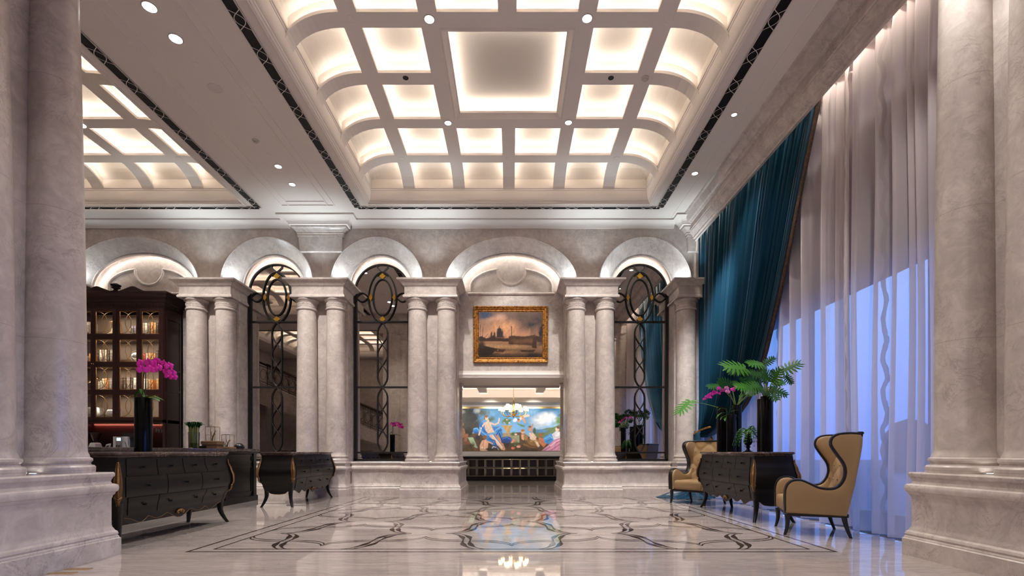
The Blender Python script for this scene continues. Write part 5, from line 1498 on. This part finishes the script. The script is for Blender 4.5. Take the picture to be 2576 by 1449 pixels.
# --- books, each a thing
BCOL = {'cream':(.62,.55,.42),'white':(.70,.66,.60),'grey':(.22,.19,.17),'dark brown':(.07,.045,.035),'orange':(.55,.22,.07),'tan':(.55,.33,.14),'red':(.40,.035,.03),'lilac grey':(.30,.27,.33)}
BM = {k: mat('book_'+k.replace(' ','_'), c, .55) for k, c in BCOL.items()}
BG = {k: mat('book_band_'+k.replace(' ','_'), tuple(min(1,.35*x+.03) if sum(c) > 1 else min(1,x*1.2+.16) for x in c), .5) for k, c in BCOL.items()}
shelfz = [zb(846.5)+.005, zb(917)+.005, zb(987)+.005, zb(1056)]
rown = ['top','second','third','bottom']; coln = ['leftmost','second','third','rightmost']
ordn = ['first','second','third','fourth','fifth','sixth','seventh','eighth']
BK = {(0,0):[(-.02,'dark brown',.05,.36),(.05,'grey',.05,.36),(.11,'grey',.055,.37)],
      (0,2):[(-.02,'cream',.035,.22,.28),(.03,'cream',.035,.22,.22),(.085,'lilac grey',.05,.28),(.14,'lilac grey',.05,.28)],
      (0,3):[(-.165,'cream',.03,.34),(-.11,'white',.07,.34),(-.045,'grey',.045,.35),(.02,'orange',.06,.36),(.085,'tan',.06,.35),(.14,'dark brown',.04,.35)],
      (1,0):[(.06,'grey',.06,.22),(.11,'grey',.035,.22),(.145,'orange',.03,.28)],
      (1,1):[(-.15,'dark brown',.04,.36),(-.09,'white',.065,.36),(-.03,'grey',.05,.35),(.02,'cream',.045,.36),(.075,'dark brown',.055,.35),(.14,'grey',.06,.36)],
      (1,3):[(-.145,'red',.05,.28),(-.09,'cream',.05,.28),(-.03,'orange',.06,.29),(.03,'tan',.055,.28),(.08,'orange',.04,.28),(.135,'dark brown',.05,.35)],
      (2,1):[(-.13,'cream',.045,.26),(-.085,'white',.035,.28),(-.035,'cream',.06,.33),(.02,'tan',.05,.34),(.065,'orange',.035,.34),(.125,'grey',.075,.34)],
      (2,2):[(-.155,'dark brown',.05,.35),(-.09,'dark brown',.07,.36),(-.01,'grey',.08,.36),(.065,'dark brown',.06,.35),(.135,'white',.07,.35)],
      (2,3):[(-.15,'white',.045,.33),(-.10,'cream',.045,.33),(-.03,'tan',.045,.30),(.03,'orange',.05,.30),(.145,'tan',.05,.33)]}
proto = {}
for (r,c),lst in BK.items():
    seen = {}
    for x, cn, wd, h, *tl in lst:
        seen[cn] = seen.get(cn,0)+1
        tot = sum(1 for q in lst if q[1] == cn)
        lab = ('' if tot == 1 else ordn[seen[cn]-1]+' ')+cn+' book, '+rown[r]+' shelf behind the '+coln[c]+' bookcase door'
        b = MB(); d = .24
        b.box(-wd/2,wd/2,0,.006,0,h); b.box(-wd/2,-wd/2+.004,0,d,0,h); b.box(wd/2-.004,wd/2,0,d,0,h)
        o = b.build('book', BM[cn], None, 0); o.location = ((BX+PXC[c]+x*1.03)*(BY+.14)/BY, BY+.14, shelfz[r]); tag(o, lab, 'book', 'books behind the glass of the dark bookcase')
        if tl: o.rotation_euler = (0,tl[0],0)
        p = MB(); p.box(-wd/2+.004,wd/2-.004,.006,d-.006,.004,h-.006); p.build('pages', M['paper'], o, 0)
        p = MB()
        for zf, hh in ((.10,.010),(.24,.006),(.62,.006),(.84,.012)): p.box(-wd/2,wd/2,-.0015,0,h*zf,h*zf+hh)
        if wd > .05: p.box(-wd*.22,wd*.22,-.0015,0,h*.34,h*.54)
        p.build('spine_bands', BG[cn], o, 0)
def small(name, fn, m, loc, label, cat, sm=40, rz=0):
    b = MB(); fn(b); o = b.build(name, m, None, sm); o.location = loc; o.rotation_euler = (0,0,rz); tag(o, label, cat); return o
Bz = shelfz
# ornaments in the case
def lantern(b):
    b.box(-.09,.09,-.07,.07,0,.02); b.box(-.09,.09,-.07,.07,.34,.37)
    for sx in (-1,1):
        for sy in (-1,1): b.box(sx*.08-.008,sx*.08+.008,sy*.06-.008,sy*.06+.008,.02,.34)
    b.loft([[(-.10,-.08,.37),(.10,-.08,.37),(.10,.08,.37),(-.10,.08,.37)],[(-.02,-.02,.42),(.02,-.02,.42),(.02,.02,.42),(-.02,.02,.42)]])
small('lantern', lantern, M['branch'], (BX+PXC[1]+.06,BY+.24,Bz[0]), 'brown lantern on the top shelf, second door of the bookcase', 'lantern', 0)
small('carved_horn', lambda b: b.tube([(-.10,0,.03),(0,-.02,.06),(.06,0,.13),(.08,.0,.22)], lambda t: .04*(1-.75*t), 10), M['paper'], (BX+PXC[1]+.0,BY+.12,Bz[0]), 'pale curved horn in front of the lantern in the bookcase', 'ornament')
def globe(b):
    b.lathe([(0,0),(.07,0),(.07,.012),(.015,.03),(.012,.08),(0,.08)],0,0,16); b.ball((0,0,.22),.12,.12,.12,16)
    b.tube([(.15*math.cos(a),0,.22+.15*math.sin(a)) for a in [2*PI*i/28 for i in range(28)]], .006, 6, True)
small('globe', globe, M['steel'], (BX+PXC[2],BY+.26,Bz[1]), 'dark metal globe on the second shelf of the bookcase', 'globe')
small('brass_telescope', lambda b: (b.tube([(-.06,0,0),(0,0,.24)],.008,6), b.tube([(.08,.03,0),(0,0,.24)],.008,6), b.tube([(.05,-.05,0),(0,0,.24)],.008,6), b.tube([(-.10,0,.25),(.0,0,.30),(.12,0,.36)],lambda t: .02+.012*t,10)), M['brass'], (BX+PXC[0]+.06,BY+.2,Bz[2]), 'small brass telescope on a tripod, third shelf of the bookcase', 'telescope')
small('covered_dish', lambda b: (b.lathe([(0,0),(.15,0),(.17,.03),(.165,.22),(.15,.24),(0,.25)],0,0,28)), M['steel'], (BX+PXC[1],BY+.28,Bz[3]), 'polished steel pan on the bottom shelf, second door of the bookcase', 'pan')
small('steel_canister', lambda b: (b.lathe([(0,0),(.14,0),(.15,.02),(.15,.28),(.14,.30),(0,.31)],0,0,28)), M['steel'], (BX+PXC[0]+.05,BY+.28,Bz[3]), 'polished steel canister on the bottom shelf, leftmost door of the bookcase', 'canister')
small('decanter', lambda b: b.lathe([(0,0),(.05,0),(.055,.02),(.05,.12),(.015,.17),(.013,.21),(.022,.22),(.022,.25),(0,.26)],0,0,20), M['glass'], (BX+PXC[2]+.12,BY+.2,Bz[3]), 'clear glass decanter on the bottom shelf of the bookcase', 'decanter')
bt = thing('boxed_bottle', (BX+PXC[3]+.12,BY+.15,Bz[3]), 'orange box with a white label on the bottom shelf, rightmost door', 'box')
b = MB(); b.box(-.045,.045,0,.09,0,.26); b.build('carton', BM['orange'], bt, 0)
b = MB(); b.box(-.026,.026,-.002,0,.07,.19); b.build('label', BM['white'], bt, 0)
# things in the niche
NZ = 1.0
gr = thing('coffee_grinder', at(226,1125,11.25)*1.0, 'coffee grinder with a clear hopper in the bookcase niche', 'coffee grinder')
gr.location = ((226-VX)/s110*1.0, 11.42, NZ)
b = MB(); b.rect(0,0,.085,.10,[(0,0),(0,.10),(-.02,.20),(-.035,.22)]); b.box(-.06,.06,-.17,-.08,.0,.03); b.build('body', M['silver'], gr, 20)
b = MB(); b.lathe([(.05,.22),(.05,.25),(.06,.27),(.125,.44),(.12,.44),(.055,.27),(.045,.25)],0,0,24,cap=False); b.build('hopper', M['glass'], gr, 40)
b = MB(); b.lathe([(0,.44),(.13,.44),(.13,.455),(0,.46)],0,0,24); b.build('lid', M['plastic'], gr, 40)
es = thing('coffee_machine', ((296-VX)/s110,11.40,NZ), 'silver coffee machine with a small lit screen in the bookcase niche', 'coffee machine')
b = MB(); b.box(-.17,.17,-.05,.30,0,.36); b.build('body', M['silver'], es, 0)
b = MB(); b.box(-.07,.07,-.10,-.05,.10,.36); b.box(-.06,.06,-.12,-.06,.0,.04); b.build('front_unit', M['steel'], es, 0)
b = MB(); b.box(-.045,.045,-.104,-.10,.26,.33); b.build('screen', M['screen'], es, 0)
for s in (-1,1):
    b = MB(); b.tube([(s*.03,-.11,.16),(s*.03,-.13,.15),(s*.03,-.13,.10)], .012, 8); b.build('spout', M['plastic'], es, 40)
b = MB(); b.tube([(.10,-.06,.26),(.17,-.10,.24),(.22,-.11,.14),(.24,-.11,.03)], .008, 6); b.build('hose', M['silver'], es, 40)
mn = thing('cash_register', ((322-VX)/s110,11.48,NZ), 'black till terminal beside the coffee machine', 'till')
b = MB(); b.box(-.16,.20,-.06,.18,.0,.34); b.build('body', M['plastic'], mn, 0)
b = MB(); b.box(-.22,.22,-.10,-.07,.36,.44); b.box(-.03,.03,-.08,.0,.30,.40); b.build('display', M['plastic'], mn, 0)
cd = thing('card_reader', ((268-VX)/s110,11.28,NZ), 'card reader tilted on its stand left of the coffee machine', 'card reader')
b = MB(); b.loft([[(-.05,-.03,0),(.03,-.03,0),(.03,.03,0),(-.05,.03,0)],[(.0,-.02,.18),(.09,-.02,.20),(.09,.01,.20),(.0,.01,.18)]]); b.build('body', M['silver'], cd, 0)
b = MB(); b.quad((-.02,-.032,.05),(.04,-.032,.06),(.07,-.026,.16),(.01,-.026,.15)); b.build('keypad', M['plastic'], cd, 0)
rk = thing('glass_rack', ((394-VX)/s110,11.42,zb(1064)), 'small rail of hanging stemware under the bookcase doors', 'rack')
b = MB()
for y in (-.08,-.02,.04,.10): b.box(-.12,.12,y-.006,y+.006,-.03,-.018); 
for x in (-.11,.11): b.box(x-.005,x+.005,-.09,.11,-.022,0)
b.build('rails', M['brass'], rk, 0)
gl = None
for i in range(4):
    for j in range(2):
        x, y = (394-VX)/s110-.09+.06*i, 11.40+.09*j
        b = MB(); b.lathe([(0,0),(.03,0),(.03,-.004),(.004,-.01),(.004,-.08),(.012,-.09),(.028,-.115),(.03,-.14),(.024,-.19),(.022,-.19),(.027,-.14)],0,0,14,cap=False)
        o = b.build('wine_glass', M['stemware'], None, 40); o.location = (x,y,zb(1064)-.018+.0)
        tag(o, 'wine glass hanging %s in the %s row of the stemware rack' % (['first from the left','second from the left','third from the left','last on the right'][i], ['front','rear'][j]), 'wine glass', 'wine glasses hanging in the rack')

# ================================================================== CEILING FIXTURES
def ceil_pt(px, py, z):
    Y = (z-1)*F/(HY-py); return Vector(((px-VX)*Y/F, Y, z))
def downlight(p, r, label, power=0, size=1.2, on=True):
    t = thing('downlight', p, label, 'downlight', 'round recessed ceiling downlights')
    b = MB(); b.lathe([(r+.012,0),(r+.012,-.006),(r,-.008),(r-.004,.0),(r*.9,.05),(r*.9,.0)],0,0,24,cap=False); b.build('trim_ring', M['cap'], t, 40)
    b = MB(); n = 20; b.add([(r*.97*math.cos(2*PI*k/n), r*.97*math.sin(2*PI*k/n), -.004) for k in range(n)],[tuple(range(n))]); b.build('lens', M['lamp'], t, 0)
    if power:
        l = bpy.data.lights.new('downlight_beam','SPOT'); l.energy = power; l.spot_size = size; l.spot_blend = .7; l.color = DAY; l.shadow_soft_size = .06
        o = bpy.data.objects.new('downlight_beam', l); col.objects.link(o); o.location = Vector((p.x,p.y,p.z-.03))
    return t
DL = [(1080,48,ZR,.064,'downlight in the coffered ceiling, near the camera and left of the big centre panel'),(1477,46,ZR,.064,'downlight in the coffered ceiling, near the camera and right of the big centre panel'),
      (1127,309,ZR,.058,'downlight in the coffered ceiling, far left corner of the big centre panel'),(1430,308,ZR,.058,'downlight in the coffered ceiling, far right corner of the big centre panel'),
      (376,17,ZC,.075,'downlight in the wide left beam, nearest the camera'),(442,97,ZC,.075,'downlight in the wide left beam, second from the camera'),(700,418.5,ZC,.06,'downlight in the wide left beam, second from the arches'),(735,463.5,ZC,.058,'downlight in the wide left beam, nearest the arches'),
      (1748,436,ZC,.055,'downlight in the strip beside the window, nearest the arches'),(1847,288,ZC,.04,'small spot lamp in the strip beside the window, nearer the camera'),(203,314,ZR,.08,'downlight in the left coffered ceiling, beside the left column')]
for px, py, z, r, lab in DL: downlight(ceil_pt(px,py,z), r, lab, 260 if z == ZR else (380 if px == 1748 else 170), 1.5 if z == ZR else 1.3)
def disc(px, py, z, r, label, cat, name, m='cap', deep=False):
    t = thing(name, ceil_pt(px,py,z), label, cat)
    b = MB()
    if deep: b.lathe([(0,0),(r,0),(r,-.012),(r*.8,-.02),(r*.55,-.022),(r*.55,-.04),(r*.42,-.05),(0,-.05)],0,0,24)
    else: b.lathe([(0,0),(r,0),(r,-.004),(r*.92,-.006),(r*.90,-.004),(0,-.004)],0,0,24)
    b.build('cover', M[m], t, 30)
    return t
disc(541,222,ZC,.10,'round flush loudspeaker in the wide left beam','loudspeaker','ceiling_speaker','lattice')
disc(643,353,ZC,.055,'smoke detector on the wide left beam','smoke detector','smoke_detector','cap',True)
disc(1623,196,ZR,.06,'smoke detector on a rib of the coffered ceiling','smoke detector','smoke_detector','cap',True)
for px, py, z, lab in ((881,48,ZR,'flat sprinkler cover on a rib near the left downlight'),(1683,47,ZR,'flat sprinkler cover on a rib near the right downlight'),(1011,399,ZR,'flat sprinkler cover on the far rib, left'),(1279,399,ZR,'flat sprinkler cover on the far rib, centre'),(1551,398,ZR,'flat sprinkler cover on the far rib, right'),
                       (492,163,ZC,'flat sprinkler cover on the wide left beam, before the loudspeaker'),(676,391,ZC,'flat sprinkler cover on the wide left beam, after the smoke detector'),(450,398,ZR,'flat sprinkler cover on the left coffered ceiling')):
    disc(px,py,z,.06,lab,'sprinkler cover','sprinkler_cover','white')
for px, lab in ((1020.5,'small dark spotlight hole in the rib left of the centre panel'),(1537,'small dark spotlight hole in the rib right of the centre panel')):
    disc(px,196,ZR,.045,lab,'spotlight','spotlight_hole','grille')

# uplights on the pedestals
for k,(x,y,z,lab) in enumerate(((-4.10,4.22,.807,'small uplight on the pedestal of the left edge columns'),(4.10,4.22,.807,'small uplight on the pedestal of the right edge columns'),(PC[3],11.17,PZ,'small uplight between the columns left of the painting'),(PC[4],11.17,PZ,'small uplight between the columns right of the painting'))):
    t = thing('uplight', (x,y,z), lab, 'uplight', 'small uplights on the pedestals')
    b = MB(); b.lathe([(0,0),(.045,0),(.045,.006),(.03,.01),(0,.01)],0,0,20); b.build('ring', M['steel'], t, 30)
    b = MB(); b.lathe([(0,.0101),(.024,.0105),(0,.0112)],0,0,16); b.build('lens', M['lamp'], t, 30)

# ================================================================== STAIRCASE BEHIND THE CAMERA (seen in the mirrors)
root = thing('staircase', (-2.6,-1.6,0), 'marble staircase with black scroll railing, seen reflected in the arched mirrors', 'staircase')
n = 30; run, rise = .37, .16
b = MB()
for k in range(n): b.box(-(k+1)*run,-k*run,-.7,.7,0 if k < 3 else max(0,(k-3)*rise),(k+1)*rise)
b.build('steps', M['wallstone'], root, 0)
b = MB(); L_ = n*run; Hh = n*rise
for y0, y1 in ((.7,.82),(-.82,-.7)):
    P = [(0,0),(-L_,Hh-1.0),(-L_,Hh+.15),(0,.30)]
    b.prism([(x,z) for x,z in P], lambda x,z: (x,y0,z), lambda x,z: (x,y1,z))
b.build('stringer', M['stone'], root, 0)
b = MB(); c = MB()
for y in (.76,-.76):
    ln = lambda o: [(-t*L_,y,.30+(Hh-.15)*t+o) for t in [q/20 for q in range(21)]]
    b.tube(ln(1.0), .045, 8); c.tube(ln(.86), .014, 6); c.tube(ln(.10), .014, 6)
    for k in range(0,60,1):
        x = -k/60*L_; z = .30+(Hh-.15)*k/60
        if k % 2 == 0: c.tube([(x,y,z),(x,y,z+.98)], .011, 5)
        else: c.tube([(x+.15*math.cos(a),y,z+.48+.27*math.sin(a)) for a in [2*PI*q/16 for q in range(16)]], .009, 5, True)
b.build('handrail', M['wood'], root, 40); c.build('railing', M['iron'], root, 40)

# ================================================================== LIGHTS
def point(loc, e, color, size=.05, name='lamp'):
    l = bpy.data.lights.new(name,'POINT'); l.energy = e; l.color = color; l.shadow_soft_size = size
    o = bpy.data.objects.new(name, l); col.objects.link(o); o.location = loc; return o
def spot(loc, to, e, color, ang, size=.05, blend=.6, name='spot'):
    l = bpy.data.lights.new(name,'SPOT'); l.energy = e; l.color = color; l.spot_size = ang; l.spot_blend = blend; l.shadow_soft_size = size
    o = bpy.data.objects.new(name, l); col.objects.link(o); o.location = loc
    o.rotation_euler = (Vector(to)-Vector(loc)).to_track_quat('-Z','Y').to_euler(); return o
# cool uplights standing on the entablatures at the feet of every arch
for cx, a, bb, kind in bays:
    for s in (-1,1):
        spot((cx+s*(a-.20),11.43,4.94),(cx+s*(a-.42),11.62,6.1), 12.5, COOL, 2.7, .06, .95, 'arch_uplight')
for cx in PC[1:]: spot((cx-(.3 if cx > 4 else 0),10.98,4.96),(cx-(.3 if cx > 4 else 0),10.93,6.3), 21, COOL, 1.75, .05, .9, 'ceiling_uplight')
# chandelier and far room
for x in (-2.2,-.7,.75,2.2): spot((ccx+x,16.0,2.62),(ccx+x,17.7,1.7), 58, (1,.97,.92), 1.5, .05, .8, 'mural_wash')
for x in (-2.4,2.4): spot((ccx+x,15.2,3.1),(ccx+x,15.2,0), 110, (1,.93,.84), 1.8, .08, .8, 'far_room_lamp')
spot((3.1,8.6,6.1),(4.25,10.3,3.6), 380, (.92,.96,1.0), .62, .10, 1.0, 'added_curtain_spot')  # extra spot added for the velvet highlights, besides the strip downlights
# picture light and painting bay
spot((ccx,9.4,6.2),(ccx,11.9,3.8), 210, DAY, .75, .05, .8, 'picture_spot')
for cx in PC[1:5]: spot((cx,8.9,6.25),(cx,11.3,2.6), 330, DAY, 1.15, .06, .95, 'column_spot')
for x, y in ((-4.4,2.4),(-4.4,.4),(3.55,8.5),(3.55,4.2),(3.55,1.0),(-1.6,3.4),(1.6,3.4)):
    spot((x,y,6.25),(x,y,0), 170, DAY, 1.9, .08, .8, 'ceiling_spot')
sc.view_settings.view_transform = 'Standard'; sc.view_settings.look = 'None'; sc.view_settings.gamma = 1
sc.view_settings.exposure = 0.75
try: sc.view_settings.use_curve_mapping = False
except Exception: pass
cy = sc.cycles
cy.use_denoising = True; cy.max_bounces = 8; cy.diffuse_bounces = 4; cy.glossy_bounces = 4; cy.transmission_bounces = 4; cy.transparent_max_bounces = 12
cy.sample_clamp_indirect = 6; cy.caustics_reflective = False; cy.caustics_refractive = False; cy.use_light_tree = True
